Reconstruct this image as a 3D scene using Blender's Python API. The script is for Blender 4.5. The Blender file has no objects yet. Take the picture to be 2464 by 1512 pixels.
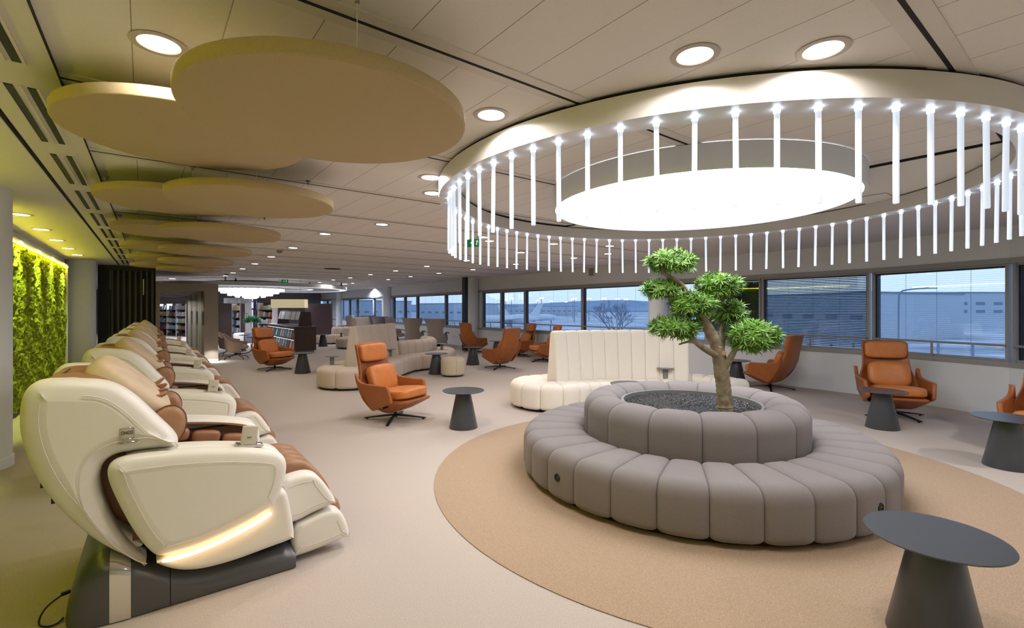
import bpy, bmesh, math, random
from mathutils import Vector, Matrix
random.seed(11)
PI = math.pi
S = bpy.context.scene
COL = S.collection
F, CX, CY, EYE = 1145.0, 1232.0, 743.0, 1.5          # lens in pixels of the 2464 frame, principal column, horizon row, eye height

# ---------------------------------------------------------------- axes of the room
def axis(vp):
    a = math.atan2(vp - CX, F)
    return (math.sin(a), math.cos(a)), (math.cos(a), -math.sin(a))
U, V = axis(345)          # along the ceiling joints / along the slots
UL, VL = axis(368)        # along the chair row and the left wall / out of the left wall
ANG_U = math.atan2(V[1], V[0])
ANG_L = math.atan2(VL[1], VL[0])
def uv(u, v, z=0.0, left=False):
    a, b = (UL, VL) if left else (U, V)
    return Vector((a[0]*u + b[0]*v, a[1]*u + b[1]*v, z))

# ---------------------------------------------------------------- materials
def lin(c):
    r = []
    for x in c:
        x /= 255.0
        r.append(x/12.92 if x <= 0.04045 else ((x+0.055)/1.055)**2.4)
    return (r[0], r[1], r[2], 1.0)
def mat(name, rgb, rough=0.6, metal=0.0, noise=None, bump=None, emit=None, coat=0.0, sheen=0.0, spec=0.5, trans=0.0):
    """noise=(scale, amount): mottled colour; bump=(scale, strength)"""
    m = bpy.data.materials.new(name); m.use_nodes = True
    nt = m.node_tree; b = nt.nodes['Principled BSDF']
    b.inputs['Base Color'].default_value = lin(rgb)
    b.inputs['Roughness'].default_value = rough
    b.inputs['Metallic'].default_value = metal
    b.inputs['Specular IOR Level'].default_value = spec
    b.inputs['Coat Weight'].default_value = coat
    b.inputs['Sheen Weight'].default_value = sheen
    b.inputs['Transmission Weight'].default_value = trans
    if emit:
        b.inputs['Emission Color'].default_value = lin(emit[0]); b.inputs['Emission Strength'].default_value = emit[1]
    tc = None
    if noise or bump:
        tc = nt.nodes.new('ShaderNodeTexCoord')
    if noise:
        n = nt.nodes.new('ShaderNodeTexNoise'); n.inputs['Scale'].default_value = noise[0]; n.inputs['Detail'].default_value = 3
        nt.links.new(tc.outputs['Object'], n.inputs['Vector'])
        r = nt.nodes.new('ShaderNodeValToRGB'); a = noise[1]
        c = lin(rgb)
        r.color_ramp.elements[0].position = 0.3; r.color_ramp.elements[1].position = 0.7
        r.color_ramp.elements[0].color = (c[0]*(1-a), c[1]*(1-a), c[2]*(1-a), 1)
        r.color_ramp.elements[1].color = (min(1, c[0]*(1+a)), min(1, c[1]*(1+a)), min(1, c[2]*(1+a)), 1)
        nt.links.new(n.outputs['Fac'], r.inputs['Fac']); nt.links.new(r.outputs['Color'], b.inputs['Base Color'])
    if bump:
        n2 = nt.nodes.new('ShaderNodeTexNoise'); n2.inputs['Scale'].default_value = bump[0]; n2.inputs['Detail'].default_value = 2
        nt.links.new(tc.outputs['Object'], n2.inputs['Vector'])
        bp = nt.nodes.new('ShaderNodeBump'); bp.inputs['Strength'].default_value = bump[1]; bp.inputs['Distance'].default_value = 0.004
        nt.links.new(n2.outputs['Fac'], bp.inputs['Height']); nt.links.new(bp.outputs['Normal'], b.inputs['Normal'])
    return m
def emitter(name, rgb, strength):
    m = bpy.data.materials.new(name); m.use_nodes = True
    nt = m.node_tree; nt.nodes.clear()
    o = nt.nodes.new('ShaderNodeOutputMaterial'); e = nt.nodes.new('ShaderNodeEmission')
    e.inputs['Color'].default_value = lin(rgb); e.inputs['Strength'].default_value = strength
    nt.links.new(e.outputs[0], o.inputs[0]); return m

M = {}
M['wall'] = mat('white_wall_paint', (232, 236, 242), 0.75, bump=(60, 0.05))
M['wall_grey'] = mat('grey_wall_paint', (120, 114, 112), 0.8)
M['library_wall'] = mat('library_wall_paint', (120, 114, 114), 0.85)
M['soffit'] = mat('white_plasterboard', (226, 224, 219), 0.8)
M['tile_band'] = mat('ceiling_rail_paint', (222, 217, 211), 0.6)
M['gap'] = mat('dark_shadow_gap', (26, 23, 21), 0.9)
M['window_frame'] = mat('grey_window_aluminium', (158, 158, 160), 0.5, 0.0)
M['frame_dark'] = mat('black_window_gasket', (34, 38, 46), 0.5)
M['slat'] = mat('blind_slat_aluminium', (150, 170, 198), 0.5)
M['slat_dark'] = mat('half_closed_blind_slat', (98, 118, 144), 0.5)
M['blind_closed'] = mat('closed_blind_slat', (22, 25, 18), 0.35)
M['rail'] = mat('grey_handrail_steel', (150, 147, 146), 0.45)
M['inlay'] = mat('brown_carpet', (172, 148, 124), 0.95, noise=(160, 0.22), bump=(420, 0.6))
M['cream'] = mat('cream_synthetic_leather', (236, 231, 222), 0.38, bump=(420, 0.04), spec=0.45)
M['cream_dull'] = mat('cream_vinyl', (226, 218, 202), 0.5, bump=(420, 0.05))
M['brown'] = mat('brown_leather', (158, 116, 84), 0.45, noise=(14, 0.12), bump=(60, 0.12))
M['brown_dark'] = mat('dark_brown_leather', (96, 66, 46), 0.5, bump=(60, 0.1))
M['pillow'] = mat('beige_pillow_cloth', (205, 184, 155), 0.75, noise=(9, 0.1), bump=(22, 0.25))
M['gunmetal'] = mat('gunmetal_lacquer', (92, 93, 95), 0.34, 0.55, spec=0.6)
M['chrome'] = mat('chrome', (225, 222, 215), 0.08, 1.0)
M['black'] = mat('black_plastic', (14, 14, 15), 0.45)
M['black_metal'] = mat('black_steel', (24, 24, 26), 0.4, 0.4)
M['ledstrip'] = emitter('warm_light_strip', (255, 205, 145), 7.0)
M['remote'] = mat('beige_remote_plastic', (205, 196, 182), 0.45)
M['orange'] = mat('tan_leather', (200, 122, 62), 0.4, noise=(10, 0.08), bump=(38, 0.16), spec=0.45)
M['orange_side'] = mat('tan_leather_shell', (160, 92, 45), 0.42, noise=(8, 0.07), bump=(60, 0.08))
M['table'] = mat('charcoal_table_lacquer', (70, 73, 78), 0.33, 0.1, bump=(700, 0.05), spec=0.5)
M['taupe'] = mat('taupe_wool_fabric', (128, 120, 120), 0.92, noise=(240, 0.10), bump=(520, 0.35), sheen=0.15)
M['white_fabric'] = mat('ivory_wool_fabric', (240, 231, 219), 0.92, noise=(200, 0.05), bump=(480, 0.3))
M['beige_fabric'] = mat('beige_wool_fabric', (205, 190, 176), 0.92, noise=(200, 0.07), bump=(480, 0.3))
M['pouf_fabric'] = mat('sand_wool_fabric', (204, 190, 168), 0.92, noise=(200, 0.07), bump=(480, 0.3))
M['mauve_fabric'] = mat('mauve_wool_fabric', (170, 148, 140), 0.92, noise=(200, 0.07), bump=(300, 0.3))
M['wing_fabric'] = mat('grey_wool_fabric', (158, 146, 142), 0.92, noise=(200, 0.08), bump=(300, 0.3))
M['wing_dark'] = mat('slate_wool_fabric', (112, 108, 116), 0.92, noise=(200, 0.08))
M['plinth'] = mat('dark_plinth', (38, 32, 28), 0.8)
M['liner'] = mat('grey_planter_rim', (128, 128, 126), 0.5)
M['gravel_base'] = mat('black_gravel_bed', (34, 34, 37), 0.32, noise=(70, 0.6), bump=(90, 1.0), spec=0.7)
M['bark'] = mat('grey_brown_bark', (152, 138, 116), 0.85, noise=(18, 0.4), bump=(20, 1.0))
M['cut_wood'] = mat('pale_cut_wood', (214, 178, 122), 0.8, noise=(20, 0.15))
M['leaf'] = mat('podocarpus_leaf', (116, 160, 60), 0.4, noise=(7, 0.4), spec=0.5)
M['leaf_dark'] = mat('dark_shrub_leaf', (30, 92, 52), 0.5, noise=(7, 0.4))
M['moss'] = mat('preserved_moss', (136, 150, 24), 0.95, noise=(22, 0.4), bump=(45, 1.0))
M['acoustic'] = mat('beige_acoustic_felt', (186, 166, 128), 0.9, noise=(160, 0.06), bump=(400, 0.15))
M['metal_ring'] = mat('satin_ring_lacquer', (226, 222, 218), 0.35, spec=0.5)
M['disc_side'] = mat('lamp_rim_paint', (226, 228, 230), 0.6)
M['lamp_disc'] = emitter('luminous_ceiling_disc', (252, 252, 255), 7.0)
M['rod'] = mat('frosted_acrylic_rod', (235, 240, 246), 0.25, emit=((214, 230, 255), 0.65), spec=0.6)
M['led'] = emitter('cool_led_spot', (205, 228, 255), 9.0)
M['downlight'] = emitter('downlight_lens', (255, 244, 232), 14.0)
M['far_light'] = emitter('far_ring_light', (235, 242, 255), 2.4)
M['far_ring'] = emitter('far_ring_band', (235, 242, 255), 1.25)
M['far_rod'] = emitter('far_chandelier_rod', (238, 245, 255), 1.9)
M['trim_ring'] = mat('downlight_trim_paint', (190, 180, 172), 0.5)
M['aubergine'] = mat('aubergine_panel', (70, 48, 50), 0.7, noise=(30, 0.08))
M['espresso'] = mat('espresso_veneer', (62, 42, 34), 0.55, noise=(12, 0.15))
M['white_metal'] = mat('white_steel', (232, 226, 222), 0.5)
M['sign_white'] = mat('white_sign_panel', (222, 222, 220), 0.6)
M['ink'] = mat('grey_sign_ink', (66, 66, 72), 0.7)
M['red_ink'] = mat('red_sign_ink', (150, 52, 52), 0.7)
M['shade'] = mat('cream_lampshade', (216, 206, 166), 0.8, emit=((255, 238, 190), 0.34))
M['portal'] = mat('grey_portal_panel', (140, 130, 122), 0.75)
M['portal_edge'] = mat('pale_portal_edge', (205, 208, 200), 0.6)
M['louvre_dark'] = mat('dark_louvre_wood', (30, 28, 24), 0.6)
M['louvre_edge'] = mat('olive_louvre_edge', (74, 70, 56), 0.6)
M['exit_green'] = mat('exit_sign_green', (0, 122, 72), 0.5, emit=((0, 140, 80), 0.25))
M['exit_white'] = mat('exit_sign_white', (240, 245, 240), 0.5, emit=((240, 255, 245), 0.5))
M['screen'] = mat('lit_screen', (190, 200, 230), 0.3, emit=((205, 215, 245), 0.9))
M['navy'] = mat('navy_housing', (34, 36, 62), 0.5)
M['neon'] = emitter('yellow_cove_light', (240, 226, 50), 26.0)
M['grey_plastic'] = mat('grey_plastic_housing', (150, 140, 124), 0.6)
for i, c in enumerate([(226, 228, 232), (70, 112, 170), (190, 70, 58), (96, 160, 120), (222, 196, 120), (150, 190, 205), (60, 60, 70), (214, 150, 120)]):
    M['book%d' % i] = mat('book_cover_%d' % i, c, 0.5, noise=(18, 0.35))

# carpet: fine mottled pile with a faint pink cast
M['carpet'] = mat('beige_carpet', (192, 180, 172), 0.95, noise=(150, 0.14), bump=(420, 0.6))

def ceiling_material():
    m = bpy.data.materials.new('acoustic_ceiling_tile'); m.use_nodes = True
    nt = m.node_tree; b = nt.nodes['Principled BSDF']; b.inputs['Roughness'].default_value = 0.9
    tc = nt.nodes.new('ShaderNodeTexCoord'); mp = nt.nodes.new('ShaderNodeMapping')
    mp.inputs['Rotation'].default_value = (0, 0, -ANG_U)
    nt.links.new(tc.outputs['Object'], mp.inputs['Vector'])
    sep = nt.nodes.new('ShaderNodeSeparateXYZ'); nt.links.new(mp.outputs[0], sep.inputs[0])
    w = nt.nodes.new('ShaderNodeMath'); w.operation = 'PINGPONG'; w.inputs[1].default_value = 0.1525
    ad = nt.nodes.new('ShaderNodeMath'); ad.operation = 'ADD'; ad.inputs[1].default_value = 0.344 + 30.5
    nt.links.new(sep.outputs[0], ad.inputs[0]); nt.links.new(ad.outputs[0], w.inputs[0])
    lt = nt.nodes.new('ShaderNodeMath'); lt.operation = 'LESS_THAN'; lt.inputs[1].default_value = 0.0022
    nt.links.new(w.outputs[0], lt.inputs[0])
    n = nt.nodes.new('ShaderNodeTexNoise'); n.inputs['Scale'].default_value = 190
    nt.links.new(tc.outputs['Object'], n.inputs['Vector'])
    r = nt.nodes.new('ShaderNodeValToRGB')
    r.color_ramp.elements[0].color = lin((228, 224, 220)); r.color_ramp.elements[1].color = lin((240, 236, 232))
    nt.links.new(n.outputs['Fac'], r.inputs['Fac'])
    mx = nt.nodes.new('ShaderNodeMixRGB'); mx.inputs[2].default_value = lin((160, 150, 140))
    nt.links.new(lt.outputs[0], mx.inputs[0]); nt.links.new(r.outputs[0], mx.inputs[1])
    nt.links.new(mx.outputs[0], b.inputs['Base Color'])
    return m
M['ceiling'] = ceiling_material()
def glass_material():
    m = bpy.data.materials.new('window_glass'); m.use_nodes = True
    nt = m.node_tree; nt.nodes.clear()
    o = nt.nodes.new('ShaderNodeOutputMaterial'); mx = nt.nodes.new('ShaderNodeMixShader')
    t = nt.nodes.new('ShaderNodeBsdfTransparent'); t.inputs[0].default_value = (0.9, 0.95, 1.0, 1)
    g = nt.nodes.new('ShaderNodeBsdfGlossy'); g.inputs['Roughness'].default_value = 0.01; g.inputs[0].default_value = (0.8, 0.9, 1, 1)
    fr = nt.nodes.new('ShaderNodeLayerWeight'); fr.inputs[0].default_value = 0.5
    pw = nt.nodes.new('ShaderNodeMath'); pw.operation = 'POWER'; pw.inputs[1].default_value = 4.0
    ml = nt.nodes.new('ShaderNodeMath'); ml.operation = 'MULTIPLY_ADD'; ml.inputs[1].default_value = 0.75; ml.inputs[2].default_value = 0.045
    nt.links.new(fr.outputs['Facing'], pw.inputs[0]); nt.links.new(pw.outputs[0], ml.inputs[0]); nt.links.new(ml.outputs[0], mx.inputs[0])
    nt.links.new(t.outputs[0], mx.inputs[1]); nt.links.new(g.outputs[0], mx.inputs[2]); nt.links.new(mx.outputs[0], o.inputs[0])
    return m
M['glass'] = glass_material()
for k_ in ('downlight', 'far_rod', 'exit_green', 'exit_white', 'screen', 'rod', 'led', 'shade'): M[k_].cycles.emission_sampling = 'NONE'

# ---------------------------------------------------------------- geometry kit: a "geo" is (verts, faces)
def join(*gs):
    vs, fs = [], []
    for g in gs:
        k = len(vs); vs += list(g[0]); fs += [tuple(i+k for i in f) for f in g[1]]
    return vs, fs
def tf(g, loc=(0, 0, 0), rot=(0, 0, 0), scale=(1, 1, 1)):
    from mathutils import Euler
    m = Matrix.LocRotScale(Vector(loc), Euler(rot), Vector(scale))
    return [tuple(m @ Vector(v)) for v in g[0]], g[1]
def box(x0, x1, y0, y1, z0, z1):
    v = [(x0, y0, z0), (x1, y0, z0), (x1, y1, z0), (x0, y1, z0), (x0, y0, z1), (x1, y0, z1), (x1, y1, z1), (x0, y1, z1)]
    return v, [(3, 2, 1, 0), (4, 5, 6, 7), (0, 1, 5, 4), (1, 2, 6, 5), (2, 3, 7, 6), (3, 0, 4, 7)]
def from_bm(bm):
    bm.verts.ensure_lookup_table(); bm.verts.index_update()
    g = [tuple(v.co) for v in bm.verts], [tuple(v.index for v in f.verts) for f in bm.faces]
    bm.free(); return g
def rbox(cx, cy, cz, sx, sy, sz, r=0.02, seg=3):
    bm = bmesh.new(); bmesh.ops.create_cube(bm, size=1)
    for v in bm.verts: v.co = (v.co.x*sx, v.co.y*sy, v.co.z*sz)
    r = min(r, 0.49*min(sx, sy, sz))
    bmesh.ops.bevel(bm, geom=bm.edges[:], offset=r, segments=seg, profile=0.5, affect='EDGES')
    for v in bm.verts: v.co += Vector((cx, cy, cz))
    return from_bm(bm)
def cushion(sx, sy, sz, p=4.0, n=10, crown=0.0):
    """soft cushion: a subdivided cube pushed onto a superellipsoid"""
    bm = bmesh.new(); bmesh.ops.create_cube(bm, size=2)
    bmesh.ops.subdivide_edges(bm, edges=bm.edges[:], cuts=n-1, use_grid_fill=True)
    for v in bm.verts:
        x, y, z = v.co
        d = (abs(x)**p + abs(y)**p + abs(z)**p)**(1/p)
        x, y, z = x/d, y/d, z/d
        z *= 1 + crown*(1-x*x)*(1-y*y)
        v.co = (x*sx/2, y*sy/2, z*sz/2)
    return from_bm(bm)
def lathe(prof, n=32, c=(0, 0, 0), cap=True, a0=0.0, a1=2*PI):
    full = abs(a1-a0-2*PI) < 1e-6
    k = n if full else n+1
    vs = []
    for r, z in prof:
        for i in range(k):
            a = a0 + (a1-a0)*i/n
            vs.append((c[0]+r*math.cos(a), c[1]+r*math.sin(a), c[2]+z))
    fs = []
    for j in range(len(prof)-1):
        for i in range(n if full else n):
            i2 = (i+1) % k
            fs.append((j*k+i, j*k+i2, (j+1)*k+i2, (j+1)*k+i))
    if cap and full:
        if prof[0][0] > 1e-6: fs.append(tuple(range(k-1, -1, -1)))
        if prof[-1][0] > 1e-6: fs.append(tuple((len(prof)-1)*k+i for i in range(k)))
    return vs, fs
def tube(path, r, n=8, cap=True):
    path = [Vector(p) for p in path]
    if not hasattr(r, '__len__'): r = [r]*len(path)
    vs, fs = [], []
    up = None
    for i, p in enumerate(path):
        d = (path[min(i+1, len(path)-1)] - path[max(i-1, 0)]).normalized()
        if up is None:
            up = d.orthogonal().normalized()
        else:
            up = (up - d*up.dot(d))
            up = up.normalized() if up.length > 1e-6 else d.orthogonal().normalized()
        s = d.cross(up)
        for k in range(n):
            a = 2*PI*k/n
            vs.append(tuple(p + (up*math.cos(a) + s*math.sin(a))*r[i]))
    for i in range(len(path)-1):
        for k in range(n):
            k2 = (k+1) % n
            fs.append((i*n+k, i*n+k2, (i+1)*n+k2, (i+1)*n+k))
    if cap:
        fs.append(tuple(range(n-1, -1, -1))); fs.append(tuple((len(path)-1)*n+k for k in range(n)))
    return vs, fs
def chaikin(pts, it=2, closed=True):
    pts = [tuple(p) for p in pts]
    for _ in range(it):
        out = []
        n = len(pts)
        rng = range(n) if closed else range(n-1)
        if not closed: out.append(pts[0])
        for i in rng:
            a, b = pts[i], pts[(i+1) % n]
            out.append(tuple(0.75*x+0.25*y for x, y in zip(a, b))); out.append(tuple(0.25*x+0.75*y for x, y in zip(a, b)))
        if not closed: out.append(pts[-1])
        pts = out
    return pts
def smooth_path(pts, it=3): return chaikin(pts, it, closed=False)
def poly_area(p): return 0.5*sum(p[i][0]*p[(i+1) % len(p)][1]-p[(i+1) % len(p)][0]*p[i][1] for i in range(len(p)))
def normals2(p):
    """outward normals of a counter-clockwise polygon"""
    n = len(p); out = []
    for i in range(n):
        a, b = p[i-1], p[(i+1) % n]
        dx, dy = b[0]-a[0], b[1]-a[1]; l = math.hypot(dx, dy) or 1
        out.append((dy/l, -dx/l))
    return out
def room_inside(p, nr):
    """how far each outline point can move inwards before it reaches the middle line of the shape"""
    import numpy as np
    P_ = np.array(p); A = P_; B = np.roll(P_, -1, 0); E = B-A; L2 = (E**2).sum(1)+1e-12
    N = -np.array(nr); lo = np.zeros(len(p)); hi = np.full(len(p), 0.6)
    for _ in range(16):
        t = (lo+hi)/2; C = P_+N*t[:, None]
        w = C[:, None, :]-A[None]
        u = np.clip((w*E[None]).sum(2)/L2[None], 0, 1)
        d = np.sqrt(((w-u[..., None]*E[None])**2).sum(2)).min(1)
        ok = d >= t*0.985-2e-4
        lo = np.where(ok, t, lo); hi = np.where(ok, hi, t)
    return [float(x)*0.96 for x in lo]
def inset_ring(p, nr, lim, d):
    q = [(a[0]-b[0]*min(d, l), a[1]-b[1]*min(d, l)) for a, b, l in zip(p, nr, lim)]
    return q
def pillow(poly, y0, y1, r, it=2, n=4, bulge=0.0):
    """side outline in (x, z), thickness from y0 to y1, all rims rounded by r"""
    p = chaikin(poly, it) if it else [tuple(q) for q in poly]
    if poly_area(p) < 0: p = p[::-1]
    nr = normals2(p); k = len(p); r = min(r, abs(y1-y0)/2)
    lim = room_inside(p, nr)
    rings = []
    for j in range(n+1):
        a = PI/2*j/n
        rings.append((r*(1-math.sin(a)), y0 + r*(1-math.cos(a))))
    for j in range(n, -1, -1):
        a = PI/2*j/n
        rings.append((r*(1-math.sin(a)), y1 - r*(1-math.cos(a))))
    if bulge:
        rings = [(r+0.035, y0-bulge)] + rings + [(r+0.035, y1+bulge)]
    rings = [(rings[0][0]+0.006, rings[0][1])] + rings + [(rings[-1][0]+0.006, rings[-1][1])]
    vs, fs = [], []
    for d, y in rings:
        for q in inset_ring(p, nr, lim, d): vs.append((q[0], y, q[1]))
    for j in range(len(rings)-1):
        for i in range(k):
            i2 = (i+1) % k
            fs.append((j*k+i, j*k+i2, (j+1)*k+i2, (j+1)*k+i))
    fs.append(tuple(range(k-1, -1, -1))); fs.append(tuple((len(rings)-1)*k+i for i in range(k)))
    return vs, fs
def sweep(path, sec, closed, seams, depth, end_r=0.08, round_ends=(True, True)):
    """channel-stitched upholstery: the closed section (a, z) swept along a plan path; seams = number of channels"""
    P_ = [Vector((p[0], p[1])) for p in path]
    n = len(P_)
    L = [0.0]
    for i in range(1, n + (1 if closed else 0)): L.append(L[-1] + (P_[i % n]-P_[i-1]).length)
    T = L[-1]
    def at(s):
        if closed: s = s % T
        s = min(max(s, 0), T)
        lo, hi = 0, len(L)-1
        while hi-lo > 1:
            m = (lo+hi)//2
            if L[m] <= s: lo = m
            else: hi = m
        f = (s-L[lo])/max(1e-9, L[hi]-L[lo])
        return P_[lo % n].lerp(P_[hi % n], f)
    ts = [0, .012, .04, .10, .22, .40, .60, .78, .90, .96, .988]
    samp = []
    w = T/seams
    for c in range(seams):
        for t in ts:
            samp.append(((c+t)*w, depth*abs(2*t-1)**6 + (0.011 if t == 0 else 0)))
    if not closed:
        samp.append((T, depth)); samp[0] = (0, depth)
        new = []
        for s, d in samp:
            new.append((s, d))
        ex = [end_r*x for x in (0.05, 0.15, 0.3, 0.5, 0.75)]
        new += [(e, 0) for e in ex if round_ends[0]] + [(T-e, 0) for e in ex if round_ends[1]]
        new.sort()
        samp = []
        for s, d in new:
            e = 0
            if round_ends[0] and s < end_r: e = max(e, end_r*(1-math.sqrt(max(0, 1-(1-s/end_r)**2))))
            if round_ends[1] and T-s < end_r: e = max(e, end_r*(1-math.sqrt(max(0, 1-(1-(T-s)/end_r)**2))))
            samp.append((s, max(d if 0.01 < s < T-0.01 else 0, e)))
    if poly_area(sec) < 0: sec = sec[::-1]
    nr = normals2(sec); k = len(sec)
    vs, fs = [], []
    for s, d in samp:
        c = at(s); h = w*0.22
        t = (at(s+h)-at(s-h)) if closed else (at(min(T, s+h))-at(max(0, s-h)))
        t.normalize(); N = Vector((-t.y, t.x))
        for (a, z), m in zip(sec, nr):
            q = c + N*(a-m[0]*d); vs.append((q.x, q.y, z-m[1]*d))
    r = len(samp)
    for j in range(r if closed else r-1):
        j2 = (j+1) % r
        for i in range(k):
            i2 = (i+1) % k
            fs.append((j*k+i, j2*k+i, j2*k+i2, j*k+i2))
    if not closed:
        fs.append(tuple(range(k))); fs.append(tuple((r-1)*k+i for i in range(k-1, -1, -1)))
    return vs, fs
def rsec(a0, a1, z0, z1, rt, rb, n=5, crown=0.0, top=None):
    """rounded upright section; top=(b0,b1) narrows the top edge"""
    b0, b1 = top if top else (a0, a1)
    pts = []
    def arc(cx, cz, r, s, e):
        for i in range(n+1):
            a = s+(e-s)*i/n; pts.append((cx+r*math.cos(a), cz+r*math.sin(a)))
    arc(a0+rb, z0+rb, rb, PI, 1.5*PI); arc(a1-rb, z0+rb, rb, 1.5*PI, 2*PI)
    arc(b1-rt, z1-rt, rt, 0, PI/2)
    if crown: pts.append(((b0+b1)/2, z1+crown))
    arc(b0+rt, z1-rt, rt, PI/2, PI)
    return pts

# ---------------------------------------------------------------- scene graph
def obj(name, g, m, parent=None, smooth=True, angle=38, label=None):
    me = bpy.data.meshes.new(name); me.from_pydata(g[0], [], g[1]); me.validate()
    if isinstance(m, (list, tuple)):
        for x in m: me.materials.append(x)
    else: me.materials.append(m)
    bm = bmesh.new(); bm.from_mesh(me); bmesh.ops.recalc_face_normals(bm, faces=bm.faces[:]); bm.to_mesh(me); bm.free()
    if smooth:
        me.polygons.foreach_set('use_smooth', [True]*len(me.polygons)); me.set_sharp_from_angle(angle=math.radians(angle))
    o = bpy.data.objects.new(name, me); COL.objects.link(o)
    if parent: o.parent = parent
    if label: o['label'] = label
    return o
def thing(name, label, cat, loc=(0, 0, 0), rz=0.0, group=None):
    o = bpy.data.objects.new(name, None); COL.objects.link(o); o.empty_display_size = 0.1
    o.location = loc; o.rotation_euler = (0, 0, rz); o['label'] = label; o['category'] = cat
    if group: o['group'] = group
    return o
def tag(o, label, cat, group=None, kind=None):
    o['label'] = label; o['category'] = cat
    if group: o['group'] = group
    if kind: o['kind'] = kind
    return o
def struct(name, g, m, parent=None, smooth=False, **k):
    o = obj(name, g, m, parent, smooth, **k)
    if not parent: o['kind'] = 'structure'
    return o
def clone(root, label, loc, rz=0.0, group=None):
    r = root.copy(); COL.objects.link(r); r.location = loc; r.rotation_euler = (0, 0, rz); r['label'] = label
    if group: r['group'] = group
    for ch in list(root.children):
        c = ch.copy(); COL.objects.link(c); c.parent = r
        for g in list(ch.children):
            d = g.copy(); COL.objects.link(d); d.parent = c
    return r
def text_geo(s, size, sx=1.0, depth=0.001):
    cu = bpy.data.curves.new('lettering', 'FONT'); cu.body = s; cu.size = size; cu.extrude = depth; cu.align_x = 'CENTER'; cu.align_y = 'CENTER'
    o = bpy.data.objects.new('lettering', cu); COL.objects.link(o)
    dg = bpy.context.evaluated_depsgraph_get(); me = bpy.data.meshes.new_from_object(o.evaluated_get(dg))
    g = [(v.co.x*sx, v.co.y, v.co.z) for v in me.vertices], [tuple(p.vertices) for p in me.polygons]
    bpy.data.objects.remove(o); bpy.data.meshes.remove(me); bpy.data.curves.remove(cu)
    return g
# ================================================================= THE ROOM
CEIL = 2.65
def Q(t): return Vector((1.0-0.5906*t, 15.07+0.807*t))          # the straight stretch of window wall, t metres away from a datum
def q_of(px):
    r = (px-CX)/F
    return (1-15.07*r)/(0.5906+0.807*r)
FAR_T = 26.5
P1, P2_, P3, P4, P5, P6, P7 = [Vector(p) for p in ((3.50, 11.65), (5.06, 9.72), (6.16, 8.2), (6.79, 6.5), (6.95, 4.6), (6.6, 2.3), (5.6, -1.0))]
back_r = uv(38, 10.0).to_2d(); back_l = uv(38, -4.5).to_2d(); lou_l = uv(16.2, -4.5).to_2d()
outline = [Q(FAR_T), P1, P2_, P3, P4, P5, P6, P7, Vector((2.2, -4.2)), uv(-5.5, -1.62, left=True).to_2d(), uv(16.4, -1.62, left=True).to_2d(), lou_l, back_l]
def slab(pts, z0, z1):
    k = len(pts); v = [(p.x, p.y, z0) for p in pts] + [(p.x, p.y, z1) for p in pts]
    return v, [tuple(range(k)), tuple(range(2*k-1, k-1, -1))] + [(i, (i+1) % k, k+(i+1) % k, k+i) for i in range(k)]
ccw = outline[::-1]
def grow(pts, d):
    p = [(q.x, q.y) for q in pts]
    s = 1 if poly_area(p) > 0 else -1
    n = normals2(p)
    return [Vector((a[0]+b[0]*d*s, a[1]+b[1]*d*s)) for a, b in zip(p, n)]
struct('floor', slab(grow(outline, 0.25), -0.2, 0.0), M['carpet'])
struct('ceiling', slab(grow(outline, 0.25), CEIL, CEIL+0.12), M['ceiling'])
tag(obj('round_carpet', lathe([(0, 0.0), (2.44, 0.0), (2.44, 0.004), (0, 0.004)], 96, (1.75, 4.41, 0.001), cap=False), M['inlay'], angle=20),
    'large round brown carpet laid flush in the beige carpet under the ring sofa', 'carpet')

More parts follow.
